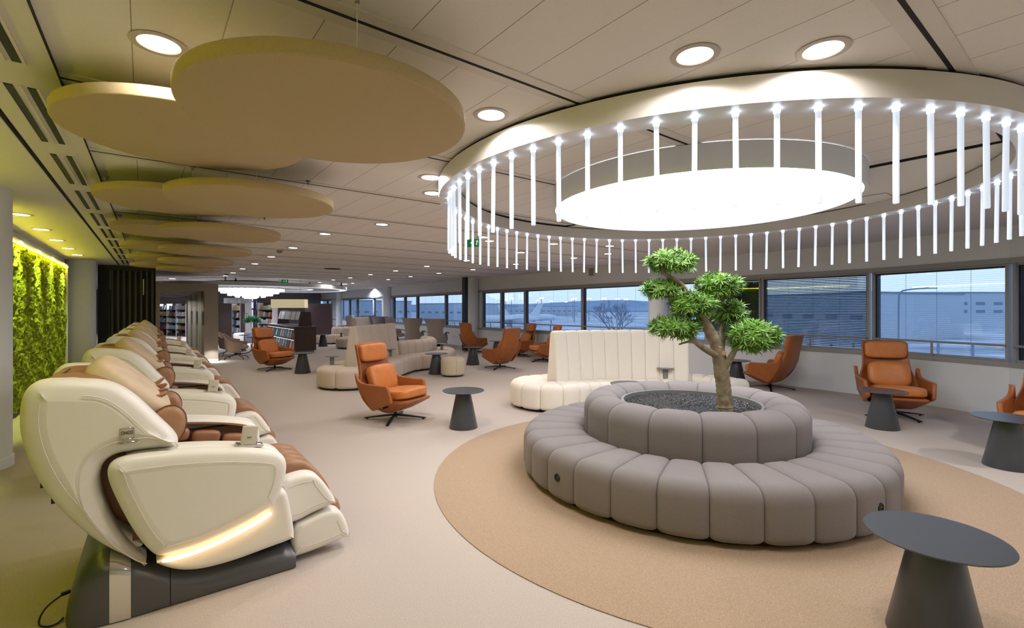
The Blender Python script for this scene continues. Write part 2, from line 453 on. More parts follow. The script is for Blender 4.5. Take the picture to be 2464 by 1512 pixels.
# ---- window wall
WINS = [0]
def wall_frame(A, B):
    d = (B-A); L = d.length; d = d/L; n = Vector((-d.y, d.x))
    if n.dot(Vector((0.79, 0.61))) < 0: n = -n
    def put(g): return [(A.x+d.x*x+n.x*y, A.y+d.y*x+n.y*y, z) for x, y, z in g[0]], g[1]
    return L, put
SILL, HEAD = 0.77, 2.12
def window_wall(A, B, cuts, kinds, name):
    """cuts: metres from A of the pane edges; kinds: look of each pane"""
    L, put = wall_frame(A, B)
    struct('wall_' + name, put(join(box(-0.06, L+0.06, 0, 0.2, 0, SILL-0.07), box(-0.06, L+0.06, 0, 0.2, HEAD+0.07, CEIL))), M['wall'])
    struct('baseboard_' + name, put(box(0, L, -0.012, 0.0, 0.0, 0.085)), M['wall'])
    struct('trim_' + str(len(WINS)), put(join(box(0, L, -0.015, 0.2, SILL-0.07, SILL), box(0, L, -0.015, 0.2, HEAD, HEAD+0.07))), M['window_frame'])
    WINS.append(0)
    if cuts[0] > 0.02: struct('wall_' + name + '_pier', put(box(0, cuts[0], 0.02, 0.2, SILL, HEAD)), M['wall'])
    if cuts[-1] < L-0.02: struct('wall_' + name + '_pier', put(box(cuts[-1], L, 0.02, 0.2, SILL, HEAD)), M['wall'])
    for i, kind in enumerate(kinds):
        a, b = cuts[i], cuts[i+1]
        if kind is None: continue
        WINS[0] += 1
        w = bpy.data.objects.new('window_%d' % WINS[0], None); COL.objects.link(w); w['kind'] = 'structure'
        fw = 0.035
        obj('window_frame', put(join(box(a, a+fw, 0.03, 0.17, SILL, HEAD), box(b-fw, b, 0.03, 0.17, SILL, HEAD), box(a+fw, b-fw, 0.05, 0.17, SILL, SILL+0.03), box(a+fw, b-fw, 0.05, 0.17, HEAD-0.03, HEAD))), M['window_frame'], w, False)
        obj('gasket', put(join(box(a+fw, a+fw+0.02, 0.08, 0.17, SILL+0.03, HEAD-0.03), box(b-fw-0.02, b-fw, 0.08, 0.17, SILL+0.03, HEAD-0.03), box(a+fw, b-fw, 0.08, 0.17, HEAD-0.05, HEAD-0.03))), M['frame_dark'], w, False)
        obj('pane', put(box(a+fw, b-fw, 0.10, 0.104, SILL+0.03, HEAD-0.03)), M['glass'], w, False)
        z = SILL+0.05; sl = []
        tilt = {'open': 0.1, 'half': 0.95, 'fine': 0.1, 'dark': 1.25}[kind]
        pitch = 0.03
        c, s = math.cos(tilt)*0.0125, math.sin(tilt)*0.0125
        while z < HEAD-0.06:
            y = 0.135; x0, x1 = a+fw+0.02, b-fw-0.02; t = 0.0006
            sl.append(([(x0, y-c, z-s), (x1, y-c, z-s), (x1, y+c, z+s), (x0, y+c, z+s), (x0, y-c, z-s+t), (x1, y-c, z-s+t), (x1, y+c, z+s+t), (x0, y+c, z+s+t)],
                       [(3, 2, 1, 0), (4, 5, 6, 7), (0, 1, 5, 4), (2, 3, 7, 6)]))
            z += pitch if kind != 'dark' else 0.022
        for k in range(1, 4):
            x = a+fw+(b-a-2*fw)*k/4; sl.append(box(x-0.0015, x+0.0015, 0.134, 0.137, SILL+0.03, HEAD-0.03))
        obj('blind', put(join(*sl)), M['blind_closed'] if kind == 'dark' else M['slat_dark' if kind == 'half' else 'slat'], w, False)
        if b-a > 0.2:
            mid = (a+b)/2
            obj('handrail', put(join(box(a+0.02, b-0.02, 0.0, 0.026, 0.975, 1.005), box(mid-0.012, mid+0.012, 0.002, 0.024, SILL, 0.975))), M['rail'], w, False)
        if kind == 'fine' and 0.3 < b-a < 0.85:
            obj('window_handle', put(join(rbox(b-0.02, 0.0, 1.55, 0.03, 0.03, 0.16, 0.008), rbox(b-0.02, 0.0, 1.47, 0.02, 0.06, 0.03, 0.006))), M['black'], w)
t_end = FAR_T
def bay(t_far, t_near, pxs, kinds, name):
    A, B = Q(t_far), Q(t_near)
    cuts = [t_far-q_of(p) for p in pxs]
    window_wall(A, B, cuts, kinds, name)
bay(FAR_T, 21.2, [744, 754, 766, 785, 796], ['open']*4, 'right')
bay(21.2, 12.6, [803, 821.7, 838.5, 856.6, 896.5, 918], ['open', 'fine', 'fine', 'open', 'open'], 'right')
bay(12.6, 3.9, [927, 944, 971, 1000.6, 1069, 1119], ['open', 'fine', 'fine', 'open', 'open'], 'right')
tB = q_of(1582)
B2 = Q(-4.25)
bay(3.9, -4.25, [1158, 1203, 1260, 1398, 1571], ['fine', 'fine', 'open', 'open'], 'right')
def cut_at(A, B, px):
    r = (px-CX)/F; d = (B-A).normalized()
    return (r*A.y-A.x)/(d.x-r*d.y)
window_wall(B2, P2_, [cut_at(B2, P2_, 1616), cut_at(B2, P2_, 1697), (P2_-B2).length], ['open', 'dark'], 'right')
window_wall(P2_, P3, [0.02, (P3-P2_).length-0.02], ['half'], 'right')
window_wall(P3, P4, [0.02, (P4-P3).length-0.02], ['open'], 'right')
window_wall(P4, P5, [0.02, (P5-P4).length-0.02], ['half'], 'right')
window_wall(P5, P6, [0.02, (P6-P5).length-0.02], ['half'], 'right')
for A, B, nm in ((P6, P7, 'right'), (P7, Vector((2.2, -4.2)), 'rear')):
    L, put = wall_frame(A, B); struct('wall_'+nm, put(box(-0.05, L+0.05, 0, 0.2, 0, CEIL)), M['wall'])
def plain_wall(A, B, nm, m, th=0.2, side=1):
    d = (B-A); L = d.length; d = d/L; n = Vector((-d.y, d.x))*side
    g = box(0, L, 0, th, 0, CEIL)
    struct(nm, ([(A.x+d.x*x+n.x*y, A.y+d.y*x+n.y*y, z) for x, y, z in g[0]], g[1]), m)
plain_wall(Vector((2.2, -4.2)), uv(-5.5, -1.62, left=True).to_2d(), 'wall_rear', M['wall'], side=1)
plain_wall(uv(-5.5, -1.62, left=True).to_2d(), uv(16.3, -1.62, left=True).to_2d(), 'wall_left', M['wall'], side=1)
plain_wall(uv(16.4, -1.62, left=True).to_2d(), lou_l, 'wall_left', M['library_wall'], side=1)
plain_wall(lou_l, back_l, 'wall_left', M['library_wall'], side=1)
plain_wall(back_l, Q(FAR_T), 'wall_back', M['library_wall'], side=1)

# ---- columns
def column(c, r, label, m='wall'):
    o = obj('column', lathe([(r+0.012, 0.0), (r+0.012, 0.09), (r, 0.1), (r, CEIL-0.001)], 48, (c.x, c.y, 0), cap=False), M[m]); o['kind'] = 'structure'
nin = Vector((-0.807, -0.5906))
for t in (-4.42, 4.05, 12.7, 21.25):
    column(Q(t) + nin*0.12, 0.225, '')
for u_ in (6.55, 15.05):
    column(uv(u_, -1.36, left=True).to_2d(), 0.28, '')
tag(obj('partition_post', tf(rbox(0, 0, 1.31, 0.13, 0.2, 2.62, 0.004, 1), (-1.68, 17.0, 0), (0, 0, ANG_U)), M['black'], smooth=False),
    'tall thin black post from floor to ceiling beside a white round column at the windows', 'post')

# ---- ceiling rails with dark slots
for k in range(-3, 27):
    u0 = 1.871 + 1.36*k
    v0, v1 = -0.36, 9.55
    if u0 < 4.5: v1 = 4.62
    if k < -1: v0, v1 = -1.0, 4.6
    def strip(a, b, c, d, z0, z1):
        g = box(a, b, c, d, z0, z1)     # local x = v, y = u
        return [(V[0]*x+U[0]*y, V[1]*x+U[1]*y, z) for x, y, z in g[0]], g[1]
    o = struct('trim_%d' % (20+k), strip(v0, v1, u0-0.07, u0+0.07, CEIL-0.006, CEIL), M['tile_band'])
    obj('shadow_slot', strip(v0, v1, u0-0.009, u0+0.009, CEIL-0.0075, CEIL-0.005), M['gap'], o, False)
# plain plasterboard strips along the left wall and in front of the near windows
def lstrip(a, b, c, d, z0, z1):
    g = box(a, b, c, d, z0, z1)
    return [(VL[0]*x+UL[0]*y, VL[1]*x+UL[1]*y, z) for x, y, z in g[0]], g[1]
o = struct('trim_60', lstrip(-1.62, -0.72, -5.5, 16.2, CEIL-0.02, CEIL), M['soffit'])
obj('shadow_edge', lstrip(-0.72, -0.70, -5.5, 16.2, CEIL-0.012, CEIL), M['gap'], o, False)
o = struct('trim_61', lstrip(-0.69, -0.37, -5.5, 16.2, CEIL-0.012, CEIL), M['tile_band'])
obj('shadow_edge', lstrip(-0.372, -0.366, -5.5, 16.2, CEIL-0.014, CEIL), M['gap'], o, False)
border = [uv(-1.5, 4.64).to_2d(), uv(4.9, 4.64).to_2d(), P2_ + Vector((0, 0)), P3, P4, P5, P6]
o = struct('trim_62', slab(border, CEIL-0.015, CEIL), M['soffit'])
g = box(4.62, 4.64, -1.5, 4.9, CEIL-0.017, CEIL)
obj('shadow_edge', ([(V[0]*x+U[0]*y, V[1]*x+U[1]*y, z) for x, y, z in g[0]], g[1]), M['gap'], o, False)

# ---- linear air diffusers in the left ceiling band
def make_diffuser(label, u0):
    t = thing('air_diffuser', label, 'air vent', uv(u0, -0.53, CEIL-0.012, left=True), ANG_L, 'slot air vents along the left ceiling band')
    return t
d0 = make_diffuser('twin black slot air vent in the ceiling band, nearest the camera', 2.08)
for dx in (-0.055, 0.03):
    obj('slot', box(dx-0.016, dx+0.016, 0, 1.04, -0.004, 0.0), M['black'], d0, False)
obj('frame', join(box(-0.085, -0.072, -0.01, 1.05, -0.006, 0), box(-0.02, -0.005, -0.01, 1.05, -0.006, 0), box(0.05, 0.062, -0.01, 1.05, -0.006, 0)), M['tile_band'], d0, False)
for i in range(1, 10):
    clone(d0, ['', 'twin slot air vent left of the nearest beige ceiling disc', 'twin slot air vent above the green moss wall, third along the ceiling band', 'twin slot air vent, fourth along the left ceiling band', 'twin slot air vent, fifth along the left ceiling band', 'twin slot air vent, sixth along the left ceiling band', 'twin slot air vent, seventh along the left ceiling band', 'twin slot air vent, eighth along the left ceiling band', 'twin slot air vent, ninth along the left ceiling band', 'small farthest slot air vent of the left ceiling band'][i], uv(2.08+1.37*i, -0.53, CEIL-0.012, left=True), ANG_L, 'slot air vents along the left ceiling band')

# ================================================================= RECESSED DOWNLIGHTS
DL = [None]
def lamp(name, kind, loc, energy, rgb=(255, 247, 241), size=0.14, parent=None, spread=160, blend=0.5, rot=(0, 0, 0)):
    l = bpy.data.lights.new(name, kind); l.energy = energy; l.color = lin(rgb)[:3]
    if kind == 'AREA': l.shape = 'DISK'; l.size = size; l.spread = math.radians(spread)
    if kind == 'SPOT': l.spot_size = math.radians(spread); l.spot_blend = blend; l.shadow_soft_size = size
    o = bpy.data.objects.new(name, l); COL.objects.link(o); o.location = loc; o.rotation_euler = rot
    if parent: o.parent = parent
    return o
def downlight(x, y, label, power=9.0, r=0.075, group='recessed ceiling downlights', z=CEIL, rgb=(255, 246, 240)):
    if DL[0] is None:
        t = thing('downlight', label, 'ceiling light', (x, y, z), 0, group)
        obj('trim', lathe([(0.078, 0.0), (0.105, -0.001), (0.107, -0.004), (0.098, -0.007), (0.080, -0.006), (0.074, 0.0)], 28, cap=False), M['trim_ring'], t)
        obj('lens', lathe([(0.0, -0.004), (0.05, -0.0045), (0.074, -0.003)], 28, cap=False), M['downlight'], t)
        DL[0] = t
    else:
        t = clone(DL[0], label, (x, y, z), 0, group)
    t.scale = (r/0.075,)*2 + (1,)
    if power: lamp('lamp', 'AREA', (x, y, z-0.012), power, rgb)
    return t
def ceil_pt(x, y, z=CEIL):
    D = F*(z-EYE)/(CY-y); return ((x-CX)/F*D, D)
near = [(383, 105, 'recessed downlight above the nearest beige ceiling disc'), (1182, 276, 'recessed downlight between the nearest ceiling disc and the big ring chandelier'),
        (1672, 133, 'left of the two recessed downlights above the big ring chandelier'), (1980, 119, 'right of the two recessed downlights above the big ring chandelier'),
        (1036, 427, 'recessed downlight just left of the ring chandelier, upper of the pair'), (1041, 465, 'recessed downlight just left of the ring chandelier, lower of the pair'),
        (919, 540, 'recessed downlight in the open ceiling right of the second pair of discs'), (782, 563, 'recessed downlight just beyond the third pair of ceiling discs'),
        (705, 596.5, 'recessed downlight beyond the fourth pair of ceiling discs'), (653, 618, 'recessed downlight beyond the fifth pair of ceiling discs'),
        (1163, 571, 'recessed downlight seen through the left end of the chandelier rods'), (1178, 580, 'recessed downlight beside the exit sign behind the chandelier rods'),
        (1463, 611, 'recessed downlight left of the bonsai top, behind the rods'), (1467, 592, 'recessed downlight behind the chandelier rods above the wall sensor'),
        (1332, 587, 'recessed downlight behind the middle of the far chandelier rods'), (1722, 590, 'recessed downlight right of the bonsai top, behind the rods')]
for x, y, lb in near:
    p = ceil_pt(x, y); downlight(p[0], p[1], lb, (8.0 if y < 150 else 12.0) if y < 480 else 10.0)
far = [(613, 635), (584, 647), (561, 656.7), (542.6, 664), (1027, 641), (952, 652), (891.5, 661), (842.7, 668.7), (801.8, 674), (769, 679.5), (1056, 657.6), (988, 665.8), (934, 673), (887, 677.5), (848.6, 682), (1253.7, 607.8), (1381, 621), (1123, 627), (1241, 636), (1138, 649)]
for i, (x, y) in enumerate(far):
    p = ceil_pt(x, y)
    lb = 'small recessed downlight in the far left ceiling beyond the beige discs' if i < 4 else 'small recessed downlight in the far ceiling near the windows'
    downlight(p[0], p[1], lb, 10.0 if i % 2 == 0 else 0, group='far downlights beyond the discs' if i < 4 else 'far downlights near the windows')
for x, y in ((414.6, 671), (829.6, 684)):
    p = ceil_pt(x, y); downlight(p[0], p[1], 'larger round downlight at the library end of the ceiling, ' + ('left above the portal' if x < 500 else 'right near the windows'), 14.0, 0.11)
ordw = ['nearest', 'second', 'third', 'fourth', 'farthest']
for i in range(-4, 5):
    p = uv(8.1+1.34*i, -1.27, left=True)
    if i >= 0:
        t = downlight(p.x, p.y, '%s of the wall-washing downlights above the green moss wall' % ordw[i], 0, 0.085, 'downlights washing the moss wall', CEIL-0.02)
    lamp('lamp', 'SPOT', (p.x, p.y, CEIL-0.03), 170, (236, 255, 140), 0.05, None, 62, 0.5, (0, math.radians(22), ANG_L))

# ================================================================= MOSS WALL
def moss_panel(name, label, u0, u1):
    t = thing(name, label, 'green wall', uv(u0, -1.60, 0.05, left=True), ANG_L)
    L = u1-u0
    fr = join(box(0.0, 0.13, -0.04, 0.0, 0, 2.36), box(0.0, 0.13, L, L+0.04, 0, 2.36), box(0.0, 0.13, -0.04, L+0.04, 2.36, 2.40), box(0.0, 0.01, 0, L, 0, 2.36))
    obj('frame', fr, M['white_metal'], t, False)
    n1, n2 = int(L*22), 52
    vs, fs = [], []
    rnd = random.Random(5)
    for i in range(n1+1):
        for j in range(n2+1):
            y, z = L*i/n1, 0.02+2.32*j/n2
            vs.append((0.06+rnd.random()*0.055+0.02*math.sin(y*9+z*4)*math.sin(z*7-y*3), y+(rnd.random()-.5)*0.03, z+(rnd.random()-.5)*0.03))
    for i in range(n1):
        for j in range(n2):
            a = i*(n2+1)+j; fs.append((a, a+n2+1, a+n2+2, a+1))
    # small tufts standing off the bed
    for k in range(int(L*900)):
        y, z, h = rnd.uniform(0, L), rnd.uniform(0.02, 2.32), rnd.uniform(0.015, 0.04)
        b = len(vs); w = 0.010
        a = rnd.uniform(0, PI); dy, dz = math.cos(a)*w, math.sin(a)*w
        x = 0.075
        vs += [(x, y-dy, z-dz), (x, y+dy, z+dz), (x+h, y+rnd.uniform(-.03, .03), z+rnd.uniform(-.03, .03)), (x+h*0.5, y+dz*1.6, z-dy*1.6)]
        fs += [(b, b+1, b+2), (b, b+2, b+3), (b+1, b+3, b+2)]
    o = obj('moss', (vs, fs), M['moss'], t, False); o['kind'] = 'stuff'
    obj('light_strip', box(0.12, 0.14, 0, L, 2.335, 2.355), M['neon'], t, False)
moss_panel('moss_wall', 'bright green preserved moss wall in a white frame with a glowing yellow top edge', 7.35, 14.0)
moss_panel('moss_wall', 'green moss wall nearer the camera, left of the white column', -3.0, 5.9)
# ================================================================= RING CHANDELIER
CH = Vector((1.69, 4.60))
ring = thing('ring_chandelier', 'large white ceiling ring with a circle of glowing acrylic rods around a luminous disc', 'chandelier', (CH.x, CH.y, 2.49))
RO, RI = 2.37, 2.185
obj('ring_frame', lathe([(RI, 0.0), (RO, 0.0), (RO, 0.135), (RI, 0.135), (RI, 0.0)], 160, cap=False), M['metal_ring'], ring, angle=30)
obj('ring_shadow_gap', lathe([(RI+0.02, 0.135), (RO-0.02, 0.135), (RO-0.02, 0.158), (RI+0.02, 0.158), (RI+0.02, 0.135)], 120, cap=False), M['gap'], ring, angle=30)  # dark band standing in for the shadow line between ring and ceiling
rod_g = join(lathe([(0.0, -0.475), (0.0115, -0.475), (0.0135, -0.47), (0.0135, 0.0)], 12, cap=False))
led_g = lathe([(0.0155, -0.022), (0.0165, -0.021), (0.0165, -0.001), (0.019, 0.0)], 12, cap=False)
r0 = obj('rod', rod_g, M['rod'], ring); l0 = obj('led_spot', led_g, M['led'], ring)
N = 75
rr = random.Random(3)
for i in range(N):
    a = math.radians(-90+4.8*i); p = (2.278*math.cos(a), 2.278*math.sin(a), 0)
    for o0 in (r0, l0):
        o = o0 if i == 0 else o0.copy()
        if i: COL.objects.link(o); o.parent = ring
        o.location = p
        if o0 is r0: o.rotation_euler = (rr.uniform(-.012, .012), rr.uniform(-.012, .012), 0)
disc = thing('luminous_disc', 'big glowing white ceiling disc with a pale rim inside the rod ring', 'ceiling light', (1.735, 4.55, 2.46))
obj('rim', lathe([(1.315, 0.0), (1.345, 0.0), (1.345, 0.18), (1.315, 0.18), (1.315, 0.0)], 120, cap=False), M['disc_side'], disc, angle=30)
obj('light_panel', lathe([(0.0, 0.012), (1.315, 0.012)], 96, cap=False), M['lamp_disc'], disc)
obj('rim_gap', lathe([(1.33, 0.18), (1.33, 0.186)], 96, cap=False), M['gap'], disc)

# ================================================================= ACOUSTIC DISCS
def make_disc(label, loc):
    t = thing('acoustic_disc', label, 'ceiling panel', loc, 0, 'beige acoustic discs hung along the chair row')
    R, th, b = 0.60, 0.062, 0.010
    obj('panel', lathe([(0, 0), (R-b, 0), (R-b*0.3, b*0.3), (R, b), (R, th-b), (R-b*0.3, th-b*0.3), (R-b, th), (0, th)], 96, cap=False), M['acoustic'], t, angle=50)
    h = CEIL-loc[2]
    return t
def add_wires(t, z, yaw):
    for k in range(3):
        a = yaw+2*PI*k/3; x, y = 0.5*math.cos(a), 0.5*math.sin(a); h = CEIL-z
        wv = obj('suspension_wire', tube([(x, y, 0.055), (x, y, h-0.03)], 0.0014, 5), M['white_metal'], t)
        obj('wire_fitting', lathe([(0.009, h-0.035), (0.011, h-0.012), (0.02, h-0.01), (0.02, h)], 10, (x, y, 0)), M['rail'], wv)
A0, B0 = Vector((-0.815, 2.165)), Vector((-1.865, 2.765))
step = uv(0, 2.1, left=True)
names = ['nearest', 'second', 'third', 'fourth', 'fifth', 'farthest']
pa = make_disc('nearest lower beige ceiling disc, largest in view, overlapping its neighbour', (A0.x, A0.y, 2.34)); add_wires(pa, 2.34, 1.05)
pb = make_disc('nearest upper beige ceiling disc, tucked left behind the largest disc', (B0.x, B0.y, 2.475)); add_wires(pb, 2.475, 1.7)
for i in range(1, 6):
    d = uv(2.1*i, 0, left=True)
    clone(pa, '%s lower right beige ceiling disc in the receding row of pairs' % names[i], (A0.x+d.x, A0.y+d.y, 2.34), 0, pa['group'])
    clone(pb, '%s upper left beige ceiling disc in the receding row of pairs' % names[i], (B0.x+d.x, B0.y+d.y, 2.475), 0, pb['group'])
# ================================================================= MASSAGE CHAIRS  (local x = forward, y = across from the near side, z = up)
def base_loft(xs, grow=0.0):
    prof = [(-0.335, 0.03), (-0.325, 0.10), (-0.30, 0.20), (-0.26, 0.29), (-0.20, 0.335), (-0.12, 0.315), (-0.04, 0.255), (0.04, 0.20), (0.10, 0.165), (0.2, 0.14), (0.35, 0.128), (0.5, 0.125), (0.60, 0.122), (0.645, 0.115), (0.66, 0.095)]
    half = [(-0.335, 0.30), (-0.325, 0.36), (-0.30, 0.405), (-0.26, 0.435), (-0.2, 0.452), (-0.1, 0.46), (0.66, 0.46)]
    def ip(t, x):
        for a, b in zip(t, t[1:]):
            if x <= b[0]: return a[1]+(b[1]-a[1])*(x-a[0])/(b[0]-a[0])
        return t[-1][1]
    vs, fs = [], []
    n = 6
    for x in xs:
        h, w = ip(prof, x)+grow, ip(half, x)+grow
        r = min(0.10, h*0.75)
        pts = [(-w, 0.006)]
        for k in range(n+1):
            a = PI - PI/2*k/n; pts.append((-w+r*1.1+r*1.1*math.cos(a), h-r+r*math.sin(a)))
        for k in range(n+1):
            a = PI/2 - PI/2*k/n; pts.append((w-r*1.1+r*1.1*math.cos(a), h-r+r*math.sin(a)))
        pts.append((w, 0.006))
        for y, z in pts: vs.append((x, 0.475+y, z))
    k = 2*(n+1)+2
    for j in range(len(xs)-1):
        for i in range(k):
            fs.append((j*k+i, j*k+(i+1) % k, (j+1)*k+(i+1) % k, (j+1)*k+i))
    fs += [tuple(range(k)), tuple((len(xs)-1)*k+i for i in range(k))]
    return vs, fs
SHELL = [(-0.445, 1.150), (-0.415, 1.176), (-0.36, 1.180), (-0.27, 1.170), (-0.19, 1.158), (-0.125, 1.125), (-0.06, 1.062), (0.02, 0.955), (0.09, 0.865), (0.108, 0.82), (0.088, 0.797), (0.0, 0.803), (-0.09, 0.806), (-0.15, 0.80), (-0.195, 0.765), (-0.203, 0.68), (-0.183, 0.572), (-0.138, 0.442), (-0.077, 0.325), (-0.018, 0.262), (-0.037, 0.250), (-0.092, 0.288), (-0.198, 0.385), (-0.298, 0.516), (-0.385, 0.667), (-0.44, 0.816), (-0.468, 0.948), (-0.470, 1.045), (-0.462, 1.11)]
ARM = [(-0.172, 0.735), (-0.163, 0.772), (-0.129, 0.796), (-0.044, 0.80), (0.136, 0.79), (0.335, 0.762), (0.492, 0.726), (0.565, 0.70), (0.604, 0.642), (0.598, 0.555), (0.567, 0.462), (0.529, 0.392), (0.412, 0.338), (0.224, 0.286), (0.085, 0.274), (0.019, 0.283), (-0.021, 0.332), (-0.075, 0.433), (-0.129, 0.575), (-0.163, 0.679)]
LOWER = [(-0.012, 0.266), (0.09, 0.30), (0.3, 0.34), (0.5, 0.42), (0.56, 0.47), (0.590, 0.472), (0.607, 0.455), (0.626, 0.356), (0.648, 0.209), (0.638, 0.186), (0.496, 0.172), (0.337, 0.154), (0.19, 0.157), (0.086, 0.19)]
CALF = [(0.58, 0.47), (0.60, 0.498), (0.68, 0.512), (0.745, 0.513), (0.80, 0.489), (0.858, 0.402), (0.908, 0.314), (0.896, 0.291), (0.783, 0.272), (0.667, 0.235), (0.6, 0.25)]
FOOT = [(0.655, 0.218), (0.74, 0.237), (0.84, 0.262), (0.921, 0.254), (0.959, 0.197), (0.992, 0.097), (0.978, 0.062), (0.832, 0.044), (0.667, 0.030), (0.65, 0.05)]
def mir(g): return [(x, 0.95-y, z) for x, y, z in g[0]], g[1]
def inset(poly, d, it=2):
    p = chaikin(poly, it)
    if poly_area(p) < 0: p = p[::-1]
    n = normals2(p)
    return inset_ring(p, n, room_inside(p, n), d)
def massage_chair(label):
    t = thing('massage_chair', label, 'massage chair', uv(2.93, 0, left=True), ANG_L, 'cream massage chairs in a row along the moss wall')
    xs = [-0.335, -0.325, -0.30, -0.27, -0.23, -0.19, -0.15, -0.10, -0.05, 0.0, 0.06, 0.12, 0.2, 0.3, 0.4, 0.5, 0.6, 0.645, 0.66]
    b = obj('base', base_loft(xs), M['gunmetal'], t, angle=50)
    obj('chrome_band', base_loft([-0.165, -0.14, -0.11, -0.085], 0.003), M['chrome'], b, angle=60)
    obj('joint', base_loft([0.068, 0.073], 0.0015), M['black'], b)
    obj('underside', box(-0.25, 0.62, 0.06, 0.89, 0.0, 0.03), M['black'], t, False)
    for k, m in ((0, lambda g: g), (1, mir)):
        s = obj('side_shell', m(pillow(SHELL, 0.0, 0.17, 0.055, 2, 5, 0.012)), M['cream'], t, angle=60)
        pi_ = inset(SHELL, 0.068, 1)
        obj('piping', m(tube([(x, -0.0135, z) for x, z in pi_[2:-6]], 0.0022, 5)), M['cream_dull'], s)
        ar = obj('arm_panel', m(pillow(ARM, -0.055, 0.05, 0.045, 2, 5, 0.008)), M['cream'], t, angle=60)
        pa_ = inset(ARM, 0.062, 1)
        obj('piping', m(tube([(x, -0.0645, z) for x, z in pa_ + pa_[:1]], 0.002, 5)), M['cream_dull'], ar)
        rail = [(-0.11, 0.797), (0.0, 0.80), (0.136, 0.793), (0.335, 0.765), (0.49, 0.73), (0.565, 0.70), (0.600, 0.64), (0.598, 0.50), (0.565, 0.50), (0.56, 0.62), (0.53, 0.672), (0.45, 0.702), (0.3, 0.732), (0.13, 0.755), (-0.10, 0.76)]
        obj('armrest', m(pillow(rail, 0.03, 0.165, 0.028, 2, 4)), M['cream'], t, angle=60)
        obj('lower_panel', m(pillow(LOWER, -0.03, 0.12, 0.03, 2, 4)), M['cream'], t, angle=60)
        led = smooth_path([(0.035, -0.05, 0.268), (0.10, -0.055, 0.264), (0.224, -0.055, 0.276), (0.412, -0.055, 0.328), (0.52, -0.052, 0.378)], 2)
        obj('light_strip', m(tube(led, [0.003]+[0.0085]*(len(led)-2)+[0.003], 6)), M['ledstrip'], t)
        for i, (x0, x1) in enumerate(((0.0, 0.19), (0.20, 0.36), (0.37, 0.50))):
            zc = 0.70-0.045*i
            obj('arm_pad', m(tf(cushion(x1-x0, 0.07, 0.085, 4, 6), ((x0+x1)/2, 0.155, zc), (0, 0.13, 0))), M['brown'], t, angle=60)
            obj('arm_pad', m(tf(cushion(x1-x0, 0.09, 0.075, 4, 6), ((x0+x1)/2, 0.165, zc-0.14), (0, 0.13, 0))), M['brown'], t, angle=60)
        obj('arm_lining', m(box(-0.08, 0.55, 0.05, 0.12, 0.36, 0.70)), M['brown_dark'], t, False)
        cf = obj('calf_shell', m(pillow(CALF, 0.07, 0.20, 0.03, 2, 4)), M['cream'], t, angle=60)
        pc = inset(CALF, 0.045, 1)
        obj('piping', m(tube([(x, 0.0685, z) for x, z in pc[2:-2]], 0.002, 5)), M['cream_dull'], cf)
        ft = obj('foot_shell', m(pillow(FOOT, 0.07, 0.20, 0.03, 2, 4)), M['cream'], t, angle=60)
        pf = inset(FOOT, 0.045, 1)
        obj('piping', m(tube([(x, 0.0685, z) for x, z in pf[1:-7]], 0.002, 5)), M['cream_dull'], ft)
        wing = [(0.12*math.cos(a)*1.0, 0.12*math.sin(a)) for a in [2*PI*i/20 for i in range(20)]]
        sw = obj('shoulder_wing', m(tf(pillow(wing, -0.05, 0.05, 0.035, 1, 4), (0.055, 0.225, 0.865), (0, 0.35, 0.0), (0.72, 1, 1.0))), M['brown'], t, angle=60)
        obj('piping', m(tf(tube([(0.122*math.cos(a), -0.025, 0.122*math.sin(a)) for a in [2*PI*i/24 for i in range(25)]], 0.003, 5), (0.055, 0.225, 0.865), (0, 0.35, 0.0), (0.72, 1, 1.0))), M['brown_dark'], sw)
    rear = [(-0.30, 1.17), (-0.38, 1.165), (-0.44, 1.115), (-0.468, 1.045), (-0.468, 0.948), (-0.44, 0.816), (-0.385, 0.667), (-0.298, 0.516), (-0.198, 0.385), (-0.092, 0.288)]
    inner = [(x+0.075, z+0.03 if z < 0.9 else z-0.03) for x, z in rear[::-1]]
    obj('back_shell', pillow(rear + inner, 0.09, 0.86, 0.02, 2, 3), M['cream'], t, angle=60)
    obj('vent', box(-0.405, -0.36, 0.06, 0.12, 0.69, 0.725), M['black'], t, False)
    obj('vent', box(-0.37, -0.33, 0.06, 0.12, 0.61, 0.645), M['black'], t, False)
    # upholstery
    bk = [(-0.02, 0.38), (0.12, 0.44), (0.13, 0.55), (0.05, 0.78), (-0.06, 0.98), (-0.15, 1.09), (-0.24, 1.135), (-0.33, 1.12), (-0.40, 1.02), (-0.36, 0.8), (-0.26, 0.55), (-0.12, 0.38)]
    back = obj('back_cushion', pillow(bk, 0.16, 0.79, 0.06, 2, 4), M['brown'], t, angle=60)
    for i in range(3):
        y = 0.27+0.205*i
        obj('back_roll', tf(cushion(0.26, 0.20, 0.10, 2.6, 7), (-0.285, y, 1.125), (0, 0.12, 0)), M['brown'], back, angle=60)
    obj('zip', tube([(-0.41, 0.2, 1.13), (-0.37, 0.3, 1.165), (-0.35, 0.475, 1.18), (-0.37, 0.65, 1.165), (-0.41, 0.75, 1.13)], 0.006, 6), M['brown_dark'], back)
    obj('seat_cushion', tf(cushion(0.66, 0.60, 0.17, 5, 8, 0.1), (0.30, 0.475, 0.40), (0, -0.02, 0)), M['brown'], t, angle=60)
    hp = obj('head_pillow', tf(cushion(0.44, 0.54, 0.14, 4.0, 10, 0.12), (-0.10, 0.475, 1.06), (0, 0.78, 0)), M['pillow'], t, angle=70)
    fr = []
    rnd = random.Random(8)
